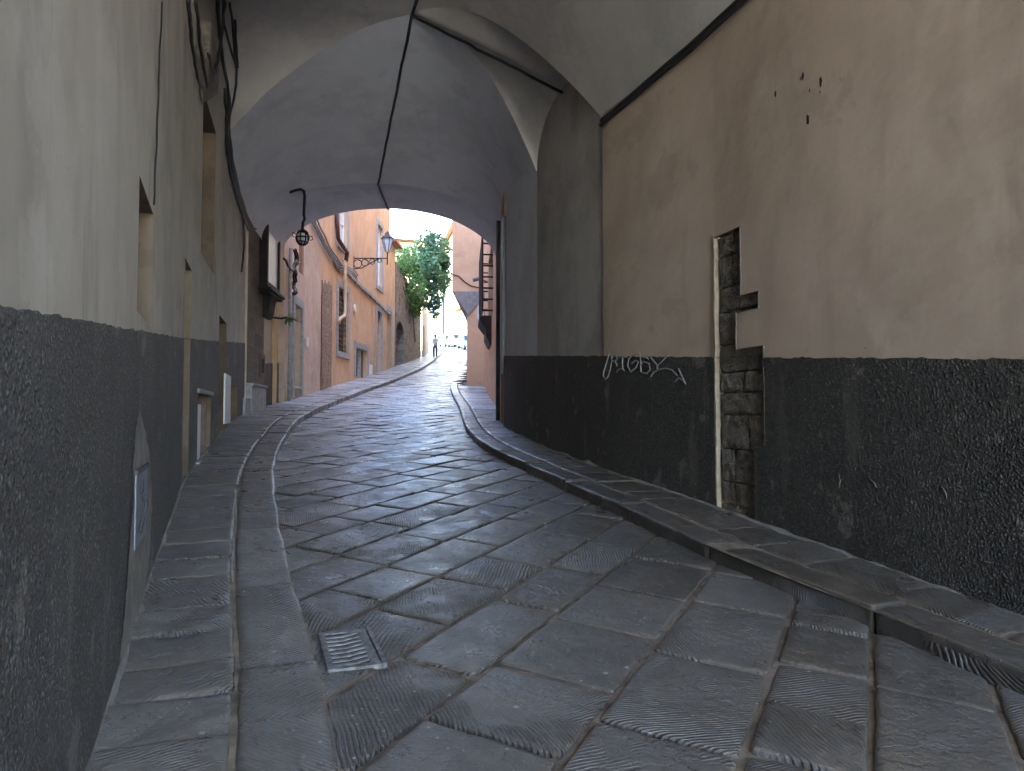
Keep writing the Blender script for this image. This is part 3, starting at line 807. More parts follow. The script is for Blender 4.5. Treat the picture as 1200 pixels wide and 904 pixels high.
# ------------------------------------------------------------------ the vault
vt = thing('vaulted_ceiling', (-1.7, 11.7, 6.0), 'grey plastered groin vault roofing the passage, ending in a wide low exit arch', 'vault')
Cc = Vector((-1.69, 11.7, 8.24))
def lwp(s, z): return wpt(LW, s, z, -.02)
sLn = LW.sx(228.5, 30); sLf = LW.sx(268, 150); sLe = LW.sx(297, 470)
sRn = RW.sx(707, 420); sRf = RW.sx(628, 420)
Ln = wpt(LW, sLn, 6.45, -.02); Lf = wpt(LW, sLf, 6.55, -.02); Le = wpt(LW, sLe, 5.90, -.02); Rn = wpt(RW, sRn, 5.34, -.03); Rf = wpt(RW, sRf, 5.56, -.03)
N = 28
def groin(S, n, k=N):
    out = []
    for i in range(k+1):
        q = (i/k)**1.3
        out.append(Vector((S.x+(Cc.x-S.x)*q, S.y+(Cc.y-S.y)*q, S.z+(Cc.z-S.z)*(1-(1-q)**n))))
    return out
def loft(A, B, m, name, bulge=0, snap=False, mat='vault'):
    mb = MB(); k = len(A); vs = []
    for j in range(m+1):
        t = j/m
        for a, b in zip(A, B):
            p = a.lerp(b, t); p.z += bulge*4*t*(1-t)
            h_ = .012*(1 if 0 < t < 1 else .6); p += Vector((nz(p.x*1.7, p.y*1.7, 3), nz(p.x*1.7, p.y*1.7, 8), 1.6*nz(p.x*1.3, p.y*1.3, 5)))*h_
            if snap and a is A[0]: q = LW.pos(LW.near(p.xy), -.02); p.x, p.y = q
            if snap and a is A[-1]: q = RW.pos(RW.near(p.xy), -.03); p.x, p.y = q
            vs.append(p)
    mb.add(vs, [(j*k+i, j*k+i+1, (j+1)*k+i+1, (j+1)*k+i) for j in range(m) for i in range(k-1)])
    return mb.build(name, M[mat], vt, smooth=True)
gRn, gRf, gLn, gLf = groin(Rn, 1.72), groin(Rf, 2.0), groin(Ln, 1.75), groin(Lf, 1.9)
# exit arch
def ell(x0, x1, y, zs, rise, k=2*N, za=None, ya=None):
    out = []
    for i in range(k+1):
        a = math.pi*i/k; c = -math.cos(a); q = (c+1)/2
        out.append(Vector((x0+(x1-x0)*q, y+((ya or y)-y)*q, zs+((za or zs)-zs)*q+rise*max(0, math.sin(a))**.95)))
    return out
En = ell(Le.x-.03, -.28, Le.y, 5.85, 1.28, za=5.70, ya=17.0)
En[0] = Le.copy()
Ef = ell(-6.42, -.40, 19.3, 5.62, 1.58, za=5.5)
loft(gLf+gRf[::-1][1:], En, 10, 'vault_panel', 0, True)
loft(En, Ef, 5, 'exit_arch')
# near barrel
sN = sNL
y0 = LW.at(sNL); y1 = RW.at(sNR)
Bn = [];
for i in range(2*N+1):
    q = i/(2*N); c = abs(2*q-1); zs_ = 6.3+(5.27-6.3)*q
    p = Vector((*y0, 0)).lerp(Vector((*y1, 0)), q); n_ = LW.nrm(sN)*-.02
    Bn.append(Vector((p.x, p.y, zs_+(7.95-zs_)*(1-c**1.8))))
Bn[0].x -= .03; Bn[-1].x += .03
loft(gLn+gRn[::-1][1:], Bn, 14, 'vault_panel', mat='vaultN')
# severies
def lunette(path, sa, za, sb, zb, ap, k=2*N, e=2.0):
    out = []
    for i in range(k+1):
        a = math.pi*i/k; q = (1-math.cos(a))/2
        out.append(wpt(path, sa+(sb-sa)*q, za+(zb-za)*q+ap*math.sin(a)**.9, -.025))
    return out
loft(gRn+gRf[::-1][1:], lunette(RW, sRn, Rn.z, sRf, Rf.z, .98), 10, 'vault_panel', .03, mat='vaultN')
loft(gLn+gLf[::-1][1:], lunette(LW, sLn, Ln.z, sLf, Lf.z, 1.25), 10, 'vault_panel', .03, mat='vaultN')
# masonry and upper storeys over the passage, unseen, added to block light
mb = MB(); k = len(Ef)
mb.add([p for p in Ef]+[Vector((p.x, p.y, 14.5)) for p in Ef], [(i, i+1, k+i+1, k+i) for i in range(k-1)])
mb.quad((-9.5, 19.3, 0), (-6.42, 19.3, 0), (-6.42, 19.3, 14.5), (-9.5, 19.3, 14.5))
mb.quad((-.40, 19.3, 4.6), (5.5, 19.3, 4.6), (5.5, 19.3, 14.5), (-.4, 19.3, 14.5))
a0, a1 = Bn[0], Bn[-1]
mb.add([p for p in Bn]+[Vector((p.x, p.y, 12)) for p in Bn], [(i, i+1, k+i+1, k+i) for i in range(k-1)])
up = [(-9.5, 19.28), (2.0, -6.7), (6.5, -6.5), (5.5, 19.28)]
mb.add([(x, y, 14.5 if y > 0 else 12) for x, y in up], [(0, 1, 2, 3)])
mb.build('upper_wall', M['orange'], vt)

# ------------------------------------------------------------------ cables
def sag(a, b, n=10, d=.03): 
    a, b = Vector(a), Vector(b)
    return [a.lerp(b, i/n)+Vector((0, 0, -d*4*(i/n)*(1-i/n)))+Vector((nz(i*.9, d), nz(i*.7, 3+d), 0))*.012 for i in range(n+1)]
def chain(P, n=5, j=.012):
    out = []; 
    for a, b in zip(P, P[1:]):
        for i in range(n):
            q = a.lerp(b, i/n); out.append(q+Vector((nz(q.x*5, q.z*5), nz(q.y*5, q.z*4, 3), nz(q.x*4, q.y*6, 7)))*j)
    out.append(P[-1]); return out
def cable(label, polys, r, mat='black'):
    mb = MB()
    for P in polys: mb.tube(P, r, 6)
    return tag(mb.build('cable', M[mat], smooth=True), label, 'cable', 'cables fixed in the passage')
# along the crown, past the groins' meeting point to the exit arch
dn = Vector((0, 0, -.02))
crown = [Bn[N].lerp(Cc, t)+dn for t in [i/10 for i in range(5, 11)]]+[Cc.lerp(En[N], t)+dn for t in [i/12 for i in range(1, 13)]]+[En[N].lerp(Ef[N], t)+dn for t in (.5, 1)]
cable('black cable running along the crown of the vault towards the exit', [chain(crown, 3, .02)], .027)
apx = lunette(RW, sRn, Rn.z, sRf, Rf.z, .98)[N]
cable('black cable from the vault centre down to the small arched wall at right', [chain([Cc+dn, Cc.lerp(apx, .33)+dn*3, Cc.lerp(apx, .66)+dn*4, apx+dn*5+Vector((-.03, 0, 0))], 5, .02)], .024)
P = [wpt(RW, s, 5.31, .035) for s in [sRn-.05-(sRn-.1-sNR)*i/16 for i in range(17)]]
cable('thick pair of black cables along the top of the ochre wall', [chain(P, 2, .012), chain([p+Vector((-.012, 0, -.06)) for p in P], 2, .014)], .026)
P = [wpx(LW, x, y, .012) for x, y in ((188, 2), (185, 60), (183, 120), (180, 190), (178, 240))]
mbc = MB(); mbc.tube(chain(P, 4, .006), .0055, 6)
tag(mbc.build('cable', M['iron'], smooth=True), 'thin straight wire clipped up the grey plaster wall', 'cable', 'cables fixed in the passage')
P1 = [(249, 0), (252, 40), (257, 75), (262, 98), (264, 130), (264, 160), (268, 190), (276, 225), (285, 252), (293, 268), (298, 268)]
P2 = [(262, 0), (263, 30), (270, 55), (277, 82), (277, 100), (272, 125), (267, 150), (268, 172), (274, 205), (283, 240), (292, 266)]
P3_ = [(262, 178), (268, 205), (275, 228), (282, 256), (283, 285), (281, 315), (280, 318)]
def onL(L, k): return chain([wpx(LW, min(x, 297), y, k) for x, y in L], 6, .02)
cable('heavy bundle of black cables sagging down the left wall under the vault', [onL(P1, .06), onL([(x+1.5, y) for x, y in P1], .05), onL([(x-1.5, y+6) for x, y in P1[3:]], .04)], .022)
cable('looped cable hanging clear of the left wall to a bracket', [chain([at(x, y, Y) for (x, y), Y in zip(P2, (9.6, 9.8, 10.1, 10.4, 10.7, 11.1, 11.5, 12.1, 13, 14.6, 15.7))], 5, .02)], .018)
cable('short cable dropping to a loose end on the grey plaster', [onL(P3_, .05)], .02)
cable('dark knot of cables gathered around the stone corbel', [onL([(214, 0), (217, 30), (220, 60), (226, 90), (232, 102)], .05), onL([(218, 0), (222, 40), (228, 80), (233, 100)], .1), onL([(222, 60), (230, 84), (238, 60), (242, 30), (246, 0)], .2), onL([(253, 0), (257, 30), (260, 60), (261, 78)], .2), onL([(256, 0), (259, 30), (261, 60), (262, 78)], .22)], .02)

# ------------------------------------------------------------------ drain grate
gc = Vector((-.83, 3.66)); gax = (Vector((-.97, 3.56))-Vector((-.61, 2.57))).normalized(); gax = Vector((-.36, .933)).normalized()
gay = Vector((gax.y, -gax.x))
c0 = wp0 = None
corn = []
for x, y in ((372, 742), (433, 735), (454, 777), (384, 786)):
    rx, rz = ray(x, y); Y = .5
    while CAMZ+rz*Y > gz(rx*Y, Y)+.012: Y += .005
    corn.append(Vector((rx*Y, Y)))
gcen = sum(corn, Vector((0, 0)))/4
gr = thing('drain_grate', (gcen.x, gcen.y, gz(*gcen)), 'square cast iron drain grate with worn bright bars by the left kerb', 'drain grate')
def gpt(u, v, z):
    a = corn[0]*(1-u)*(1-v)+corn[1]*u*(1-v)+corn[2]*u*v+corn[3]*(1-u)*v
    return Vector((a.x, a.y, gz(a.x, a.y)+z))
def gbox(mb, u0, u1, v0, v1, z0, z1):
    mb.add([gpt(u, v, z) for z in (z0, z1) for u, v in ((u0,v0),(u1,v0),(u1,v1),(u0,v1))], [(0,3,2,1),(4,5,6,7),(0,1,5,4),(1,2,6,5),(2,3,7,6),(3,0,4,7)])
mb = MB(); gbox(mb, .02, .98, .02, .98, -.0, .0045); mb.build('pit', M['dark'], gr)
mb = MB(); gbox(mb, 0, .12, 0, 1, -.02, .0125); gbox(mb, .92, 1, 0, 1, -.02, .017); gbox(mb, .12, .92, 0, .07, -.02, .0118); gbox(mb, .12, .92, .93, 1, -.02, .0118); gbox(mb, .74, .905, .07, .93, -.02, .011)
mb.build('frame', M['castiron'], gr, bevel=.003)
for i in range(8):
    v = .10+.105*i; mb = MB()
    pts = [(.11, 0), (.42, .0), (.75, -.0)]
    mb.add([gpt(u, vv, z) for u, vo in ((.11, .035), (.42, .035), (.75, -.03)) for vv, z in ((v+vo-.008, .0035), (v+vo, .0105), (v+vo+.048, .0105), (v+vo+.056, .0035))],
           [(4*k+a, 4*k+a+1, 4*k+a+5, 4*k+a+4) for k in range(2) for a in range(3)])
    mb.build('bar', M['castiron'], gr)

# ------------------------------------------------------------------ left side beyond the passage
SA = LW.sx(285.5, 470); SB = LW.sx(311, 470); SC = LW.sx(332, 470); SD = LW.sx(376, 455); SE = LW.sx(388, 450); SF = LW.sx(456, 440); SG = LW.sx(463.5, 437)
def gl(s, d=-.1): return gz(*LW.at(s))+d
def house_body(path, s0, s1, ztop, parent, roofmat='tile', depth=7, eave=.5, wallmat=None):
    """the hidden sides and the roof of a house whose front stands on the path"""
    a, b = wpt(path, s0, 0), wpt(path, s1, 0); na = -path.nrm((s0+s1)/2); n3 = Vector((na.x, na.y, 0))*depth
    mb = MB(); zb = -1
    up = Vector((0, 0, ztop))
    lo = Vector((0, 0, zb))
    mb.quad(a+lo, a+n3+lo, a+n3+up, a+up); mb.quad(b+n3+lo, b+lo, b+up, b+n3+up); mb.quad(a+n3+lo, b+n3+lo, b+n3+up, a+n3+up)
    mb.build('side_wall', wallmat, parent)
    mb = MB(); out = -n3.normalized()*eave; r = n3*.5+Vector((0, 0, depth*.18))
    m = path.pos((s0+s1)/2)
    A = a+up+out; B = b+up+out; D = a+up+n3-out; Cq = b+up+n3-out; R1, R2 = a+up+r, b+up+r
    t = Vector((0, 0, .14))
    mb.quad(A, B, R2, R1); mb.quad(R1, R2, Cq, D); mb.quad(A+t, R1+t, R2+t, B+t); mb.quad(R1+t, D+t, Cq+t, R2+t)
    mb.quad(A, A+t, B+t, B); mb.quad(A, R1, R1+t, A+t); mb.quad(R1, D, D+t, R1+t); mb.quad(B, B+t, R2+t, R2); mb.quad(R2, R2+t, Cq+t, Cq)
    return mb.build('roof', M[roofmat], parent)

# stone front
sh = thing('stone_house', (*LW.at((SA+SB)/2), gl((SA+SB)/2, 0)), 'house front of dark ashlar and buff plaster at the passage mouth, behind the wall shrine', 'house')
mb = MB(); wall_strip(mb, LW, SA, SB, lambda s: gl(s), 9.0, (), -.06, .3); 
q = wpt(LW, SB, 0, -.06); q2 = wpt(LW, SB, 0, -.16); mb.quad((q.x, q.y, 0), (q2.x, q2.y, 0), (q2.x, q2.y, 9), (q.x, q.y, 9))
mb.build('stone_wall', M['ashlar'], sh)
v1 = opn(LW, 331.6, 334.8, 453, 477, .3); v1 = (v1[0], v1[1], v1[2], v1[3], .3)
mb = MB(); wall_strip(mb, LW, SB, SC, lambda s: gl(s)+1.35, 9.0, (), -.16, .3); mb.build('wall', M['buff'], sh)
mb = MB(); wall_strip(mb, LW, SB, SC, lambda s: gl(s), lambda s: gl(s)+1.35, (), -.13, .3, lip=.04); mb.build('dado', M['dadoL'], sh)
a, z0 = LW.hit(306.5, 442); b, _ = LW.hit(312.2, 430); z1 = LW.hit(306.5, 414)[1]
mb = MB(); wbox(mb, LW, a, b, z0, z1, -.08, -.03); mb.build('meter_box', M['wood'], sh, bevel=.01)
mb = MB(); wbox(mb, LW, a+.12, b-.12, z0+.12, z1-.12, -.04, -.024); mb.build('meter_door', M['dark'], sh)
# stone bench with two steps at its foot
a = LW.sx(283.5, 478); b = LW.sx(308, 470); c = LW.sx(290, 478)
mb = MB(); zb = gl(a, 0)
wbox(mb, LW, a+.02, c, zb-.1, zb+.52, -.06, .08); wbox(mb, LW, c, b-.1, zb-.1, zb+.82, -.06, .10); wbox(mb, LW, c-.05, b-.05, zb+.82, zb+.88, -.06, .14)
mb.build('bench', M['serena'], sh, bevel=.015)

# pink house with the tall door
ph = thing('pink_house', (*LW.at((SC+SD)/2), gl((SC+SD)/2, 0)), 'faded pink plastered house front with a tall brown door in a grey stone frame', 'house')
d1 = opn(LW, 344, 352.5, 356, 462, .3, ground=True); d1 = (d1[0], d1[1], gl(d1[0], .05), d1[3], .35)
w9 = opn(LW, 351, 357, 255, 318, .2)
v1 = opn(LW, 333, 336.5, 452, 477, .25)
ops = [d1, w9, v1]
mb = MB(); wall_strip(mb, LW, SC, SD, lambda s: gl(s), 14.0, ops, -.02, .3)
e1, e2 = wpt(LW, SC, 0, -.02), wpt(LW, SC, 0, -.2); mb.quad((e1.x, e1.y, 0), (e2.x, e2.y, 0), (e2.x, e2.y, 12), (e1.x, e1.y, 12))
for o in ops: recess(mb, LW, o, -.02)
mb.build('wall', M['pink'], ph)
mb = MB(); wall_strip(mb, LW, SD, SE, lambda s: gl(s), lambda s: gl(s)+4.3+.3*nz(s*3, 1), (), .015, .2, lip=.03); mb.build('bare_masonry', M['brickrough'], ph)
mb = MB(); wall_strip(mb, LW, SD, SE, lambda s: gl(s)+3.8, 14, (), -.02, .3); mb.build('wall', M['orange'], ph)
mb = MB(); wbox(mb, LW, d1[0]+.02, d1[1]-.02, d1[2], d1[3]-.02, -.30, -.22); dr = mb.build('door', M['wood'], ph)
mb = MB()
for k in range(5):
    za = d1[2]+.2+k*(d1[3]-d1[2]-.3)/5; 
    for s_ in (0, 1): wbox(mb, LW, d1[0]+.12+s_*(d1[1]-d1[0])*.5, d1[0]-.05+(s_+1)*(d1[1]-d1[0])*.5, za, za+.42, -.22, -.20)
mb.build('door_panel', M['wood'], dr)
mb = MB(); frame(mb, LW, d1, .26, -.06, .05, sill=False); wbox(mb, LW, d1[0]-.3, d1[1]+.3, d1[2]-.1, d1[2]+.14, -.3, .12); mb.build('door_frame', M['serena'], ph, bevel=.012)
mb = MB(); wbox(mb, LW, d1[0], d1[1], d1[2]+.45, d1[2]+.5, -.2, .02); mb.build('door_rail', M['steel'], dr)
mb = MB(); wbox(mb, LW, w9[0]+.02, w9[1]-.02, w9[2], w9[3], -.14, -.08); mb.build('shutter', plain('red_brown_shutter', (.16, .06, .04), .6), ph)
mb = MB(); wbox(mb, LW, v1[0], v1[1], v1[2], v1[3], -.24, -.2); mb.build('vent', M['dark'], ph)
mb = MB(); s, z = LW.hit(358.5, 400); mb.lathe([(.01, 0), (.05, .02), (.05, .3), (.01, .33)], wpt(LW, s, z-.2, .05), 8); mb.build('door_bell', M['white'], ph)
# grey downpipe beside the door
s = LW.sx(336.5, 400); pipe = MB(); pipe.tube([wpt(LW, s, z, .07) for z in (gl(s, .1), gl(s, 2), gl(s, 4.6))], .055, 8); pipe.build('drainpipe', M['serena'], ph, smooth=True)
house_body(LW, SA+.3, SE, 14.0, ph, wallmat=M['pink'])

# orange house
oh = thing('orange_house', (*LW.at((SE+SF)/2), gl((SE+SF)/2, 0)), 'tall orange plastered house with barred window, stone ledge and wall lamp above the left pavement', 'house')
wb = opn(LW, 396, 407, 336, 411, .22); wc = opn(LW, 416.5, 429.5, 407, 441, .25)
da = opn(LW, 441.3, 446.5, 364, 440, .3, ground=True); db = opn(LW, 454, 459, 363, 438, .3, ground=True)
u1 = opn(LW, 397.5, 406.5, 225, 285, .2); u2 = opn(LW, 442, 447.5, 262, 334, .2); u3 = opn(LW, 456, 459, 305, 323, .2)
ops = [wb, wc, da, db, u1, u2]
mb = MB(); wall_strip(mb, LW, SE, SF, lambda s: gl(s), 16.5, ops, 0, .5)
for o in ops: recess(mb, LW, o, 0)
z_ = da[3]-.55
mb.build('wall', M['orange'], oh)
mb = MB(); wall_strip(mb, LW, SF, SG, lambda s: gl(s), 11.4, [db, u3], -.05, .4); recess(mb, LW, u3, -.05); recess(mb, LW, db, -.05)
e1, e2 = wpt(LW, SG, 0, -.05), wpt(LW, SG, 0, -5); mb.quad((e1.x, e1.y, 0), (e2.x, e2.y, 0), (e2.x, e2.y, 11.4), (e1.x, e1.y, 11.4)); mb.build('annexe_wall', M['orange'], oh)
rf = MB(); wbox(rf, LW, SF+.05, SG+.25, 11.4, 11.55, -5, .35); rf.build('annexe_roof', M['tile'], oh)
for o, sl in ((wb, True), (wc, False), (u1, True), (u2, True)):
    mb = MB(); frame(mb, LW, o, .28 if o is not wb else .3, -.03, .045, sl); f = mb.build('window_frame', M['serena'], oh, bevel=.012)
    mb = MB(); wbox(mb, LW, o[0]-.01, o[1]+.01, o[2], o[3], -.2, -.17); mb.build('pane', M['glasspane'] if o in (u1, u2) else M['darkglass'], f)
    if o in (u1, u2):
        mb = MB(); m = (o[0]+o[1])/2; wbox(mb, LW, m-.05, m+.05, o[2], o[3], -.17, -.12); wbox(mb, LW, o[0], o[0]+.08, o[2], o[3], -.17, -.12); wbox(mb, LW, o[1]-.08, o[1], o[2], o[3], -.17, -.12); wbox(mb, LW, o[0], o[1], (o[2]+o[3])/2-.04, (o[2]+o[3])/2+.04, -.17, -.13); mb.build('casement', M['white'], f)
mb = MB(); nb_ = 12
for i in range(nb_): z = wb[2]+(wb[3]-wb[2])*(i+.5)/nb_; mb.tube([wpt(LW, wb[0], z, -.05), wpt(LW, wb[1], z, -.05)], .016, 6)
for i in range(5): s = wb[0]+(wb[1]-wb[0])*(i+.5)/5; mb.tube([wpt(LW, s, wb[2], -.05), wpt(LW, s, wb[3], -.05)], .014, 6)
mb.build('window_bars', M['iron'], oh)
mb = MB(); m = (wc[0]+wc[1])/2; wbox(mb, LW, m-.06, m+.06, wc[2], wc[3], -.16, -.02); mb.build('cellar_mullion', M['serena'], oh)
for o in (da, db):
    k = -.05 if o is db else 0
    mb = MB(); wbox(mb, LW, o[0]+.01, o[1]-.01, o[2], o[3], -.3+k, -.24+k); d_ = mb.build('door', M['darkwood'], oh)
    mb = MB(); frame(mb, LW, o, .3, -.03+k, .05+k, sill=False)
    if o is da: arch_in(mb, LW, o[0], o[1], 0, o[3]-.55, o[3], -.02)
    mb.build('door_frame', M['serena'], oh, bevel=.01)
    mb = MB(); s = o[1]-.2; mb.lathe([(.005, 0), (.04, .01), (.04, .06), (.005, .07)], wpt(LW, s, o[2]+1.1, -.22+k), 8); mb.build('handle', M['iron'], d_)
a, z0 = LW.hit(432.5, 444); b, _ = LW.hit(436, 440); z1 = LW.hit(432.5, 427)[1]
mb = MB(); wbox(mb, LW, a, b, z0, z1, .0, .03); mb.build('white_panel', M['white'], oh)
mb = MB(); s, z = LW.hit(415, 362); mb.lathe([(.16, -.02), (.2, 0), (.2, .03), (.12, .05)], wpt(LW, s, z, .02), 14, ax=Vector((0, 0, 1)).rotation_difference(Vector((*LW.nrm(s), 0))).to_matrix()); mb.build('wall_medallion', M['whitep'], oh)
# ledge across the front
s0_, z0_ = LW.hit(390, 302); s1_, z1_ = LW.hit(451, 364)
mb = MB(); zl_ = LW.hit(420, 335)[1]
lp = lambda s: z0_+(z1_-z0_)*(s-s0_)/(s1_-s0_)
n = 12
for i in range(n):
    a = SE+.1+(SF-SE-.2)*i/n; b = SE+.1+(SF-SE-.2)*(i+1)/n
    wbox(mb, LW, a, b, min(lp(a), 9)-.09, min(lp(a), 9)+.06, -.02, .11)
mb.build('ledge', M['serena'], oh, bevel=.01)
# drainpipes
mb = MB()
P = [wpx(LW, x, y, k) for x, y, k in ((392, 235, .1), (392, 262, .1), (393, 280, .12), (397, 290, .2), (401, 296, .22), (400, 306, .2))]
mb.tube(P, .085, 8); mb.build('drainpipe', M['copper'], oh, smooth=True)
mb = MB(); P = [wpx(LW, x, y, k) for x, y, k in ((400, 305, .14), (400.5, 335, .14), (400.5, 366, .14), (398, 371, .18), (393, 373, .2), (392, 379, .16))]
mb.tube(P, .075, 8); mb.build('drainpipe', M['cream'], oh, smooth=True)
house_body(LW, SE, SF, 16.5, oh, wallmat=M['orange'])
# old cables bundled along the fronts
def onF(L, k, j=.05): return chain([wpx(LW, x, y, k) for x, y in L], 5, j)
mb = MB()
for dx, dy, k in ((0, 0, .08), (.5, 3, .06), (-.4, -3, .1), (.8, -5, .12)):
    mb.tube(onF([(364+dx, 258+dy), (371+dx, 272+dy), (380+dx, 290+dy), (390+dx, 306+dy), (396+dx, 316+dy), (404+dx, 318+dy), (412+dx, 322+dy), (416+dx, 328+dy)], k), .035, 6)
tag(mb.build('cable', M['serena'], smooth=True), 'bundle of pale old cables strung along the orange house above the barred window', 'cable', 'cables on the house fronts')
mb = MB()
for dx, k in ((0, .08), (.6, .12), (-.6, .1)):
    mb.tube(onF([(341+dx, 292), (343+dx, 305), (340+dx, 318), (342+dx, 330), (339+dx, 345)], k, .1), .04, 6)
mb.tube(onF([(329.5, 302), (333, 312), (338, 318), (343, 300)], .1, .05), .035, 6)
tag(mb.build('cable', M['iron'], smooth=True), 'tangle of dark cables on the pink house above its tall door', 'cable', 'cables on the house fronts')

# wall lamp on its scrolled bracket
s, z = LW.hit(414.5, 303); base = wpt(LW, s, z); nn = LW.nrm(s)
px_end = 454; Yb = base.y
arm_dir = Vector((1, 0, 0)); arm_dir = Vector((nn.x, nn.y, 0)).normalized()
armL = (ray(px_end, 300)[0]*Yb-base.x)/max(.3, arm_dir.x-ray(px_end, 300)[0]*arm_dir.y)
wl = thing('wall_lamp', base, 'old street lamp with glass lantern on a scrolled iron bracket, on the orange house', 'street lamp')
up = Vector((0, 0, 1))
mb = MB(); mb.tube([base, base+arm_dir*armL], .028, 6); mb.tube([base-up*.5, base+up*.1], .03, 6)
for k in range(4):
    c = base+arm_dir*(.2+.36*k)*armL*.6-up*(.25-.05*k); r = .2-.035*k
    mb.tube([c+(arm_dir*math.cos(a)+up*math.sin(a))*r*(1-.1*a/6) for a in [i*.55 for i in range(15)]], .02, 5)
mb.tube([base-up*.48+arm_dir*.02, base+arm_dir*armL*.25-up*.44, base+arm_dir*armL*.5-up*.22, base+arm_dir*armL*.72-up*.03], .025, 6)
mb.build('bracket', M['iron'], wl)
lp0 = base+arm_dir*armL
mb = MB(); mb.tube([lp0-up*.3, lp0+up*.3], .03, 6); mb.build('lamp_stem', M['iron'], wl)
mb = MB(); mb.lathe([(.09, .28), (.26, .88)], lp0, 6); mb.build('lantern_glass', M['glasspane'], wl)
mb = MB(); mb.lathe([(.31, .88), (.30, .92), (.14, 1.06), (.1, 1.16), (.02, 1.24)], lp0, 6)
for k in range(6): a = 2*math.pi*k/6; mb.tube([lp0+Vector((.092*math.cos(a), .092*math.sin(a), .28)), lp0+Vector((.265*math.cos(a), .265*math.sin(a), .89))], .014, 5)
mb.build('lantern_cap', M['iron'], wl)

# wall shrine with glazed case
ss0 = LW.sx(304, 470); yy = LW.at(ss0).y
sh_s = LW.sx(312, 478)
ts = thing('wall_shrine', wpt(LW, sh_s, 4.0), 'black wooden wall shrine with a peaked hood and pale glazed door, beside the hanging lantern', 'shrine')
zA = CAMZ+ray(318, 365)[1]*18.2; zB = CAMZ+ray(318, 339)[1]*18.2; zC = CAMZ+ray(316, 262)[1]*18.2; zD = CAMZ+ray(316, 236)[1]*18.2
nn = LW.nrm(sh_s); n3 = Vector((nn.x, nn.y, 0)); tt = LW.tan(sh_s); t3 = Vector((tt.x, tt.y, 0)); o = Vector((*LW.at(sh_s), 0))
sw = .74; dp = .15
def sbox(mb, x0, x1, k0, k1, z0, z1): mb.obox(o, t3, n3, (0, 0, 1), x0, x1, k0, k1, z0, z1)
mb = MB(); sbox(mb, -sw, -sw+.14, -.08, dp, zB, zC); sbox(mb, sw-.14, sw, -.08, dp, zB, zC); sbox(mb, -sw+.14, sw-.14, dp-.08, dp, zB, zB+.1); sbox(mb, -sw+.14, sw-.14, dp-.08, dp, zC-.12, zC); sbox(mb, -sw+.14, sw-.14, -.08, .02, zB, zC)
mb.build('case', M['darkwood'], ts, bevel=.01)
mb = MB(); sbox(mb, -sw+.14, sw-.14, dp-.06, dp-.045, zB+.1, zC-.12); mb.build('glazed_door', M['glasspane'], ts)
mb = MB()
for k, (w_, d_, h_) in enumerate(((sw+.04, dp+.04, .07), (sw+.10, dp+.12, .07), (sw+.05, dp+.06, .06))): sbox(mb, -w_, w_, -.08, d_, zB-.07*(k+1)+.003*k, zB-.07*k)
mb.prism([(-.08, 0), (dp+.02, 0), (dp-.03, -.2), (dp-.05, -.40), (.03, -.55), (-.08, -.55)], o+Vector((0, 0, zB-.2)), n3, (0, 0, 1), t3, -.32, .32)
mb.build('bracket', M['darkwood'], ts, bevel=.01)
mb = MB(); sbox(mb, -sw-.1, sw+.1, -.08, dp+.1, zC, zC+.1); sbox(mb, -sw-.18, sw+.18, -.08, dp+.2, zC+.1, zC+.17)
mb.prism([(-sw-.2, .17), (sw+.2, .17), (sw+.2, .25), (.0, .75), (-sw-.2, .25)], o+Vector((0, 0, zC)), t3, (0, 0, 1), n3, -.08, dp+.28)
mb.build('hood', M['darkwood'], ts, bevel=.012)
# sprig of leaves under it
sp = o+n3*.42+t3*.35+Vector((0, 0, zA-.1))
mb = MB(); rs2 = random.Random(4)
for k in range(46):
    a = rs2.uniform(-.9, .9); b = rs2.uniform(-.5, .55); d = (t3*math.cos(a)*.9+n3*(math.sin(a)+.55)+up*b).normalized(); L = rs2.uniform(.18, .42); sdv = d.cross(up).normalized()*.028
    p = sp+d*.03; q_ = len(mb.v); mb.add([p-sdv*.4, p+sdv*.4, p+d*L*.6+sdv, p+d*L, p+d*L*.6-sdv], [(0, 1, 2, 3, 4)])
    for i in range(5): mb.tone[q_+i] = (rs2.random(), 0, 0)
spr = thing('potted_sprig', sp-n3*.4, 'small green sprig sticking out from under the wall shrine', 'plant')
mb.build('leaves', M['leaf'], spr)
mb = MB(); mb.tube([sp-n3*.42, sp-n3*.15-up*.03, sp], .03, 6); mb.build('holder', M['iron'], spr)

# hanging lantern on a bent arm under the exit arch
Yl = 16.55
lt = thing('hanging_lantern', at(347, 223, Yl), 'round iron lantern hanging from a bent arm under the exit arch', 'lantern')
mb = MB(); mb.tube([at(340, 225.5, Yl+.1), at(347, 223, Yl), at(352, 222, Yl), at(356, 224, Yl), at(357, 230, Yl), at(356, 252, Yl), at(357, 257, Yl), at(355, 261, Yl), at(354.5, 268, Yl)], .035, 8); mb.build('arm', M['iron'], lt, smooth=True)
lc = at(354.5, 279, Yl)
mb = MB(); rr = .155
for k in range(8): a = 2*math.pi*k/8; mb.tube([lc+Vector((rr*math.sin(t)*math.cos(a), rr*math.sin(t)*math.sin(a), rr*1.15*math.cos(t))) for t in [math.pi*i/10 for i in range(11)]], .014, 5)
for t, q in ((.9, 1), (1.57, 1), (2.2, 1)): mb.tube([lc+Vector((rr*math.sin(t)*math.cos(a), rr*math.sin(t)*math.sin(a), rr*1.15*math.cos(t))) for a in [2*math.pi*i/16 for i in range(17)]], .016, 5)
mb.lathe([(.02, .25), (.04, .2), (.10, .17), (.135, .12)], lc, 10)
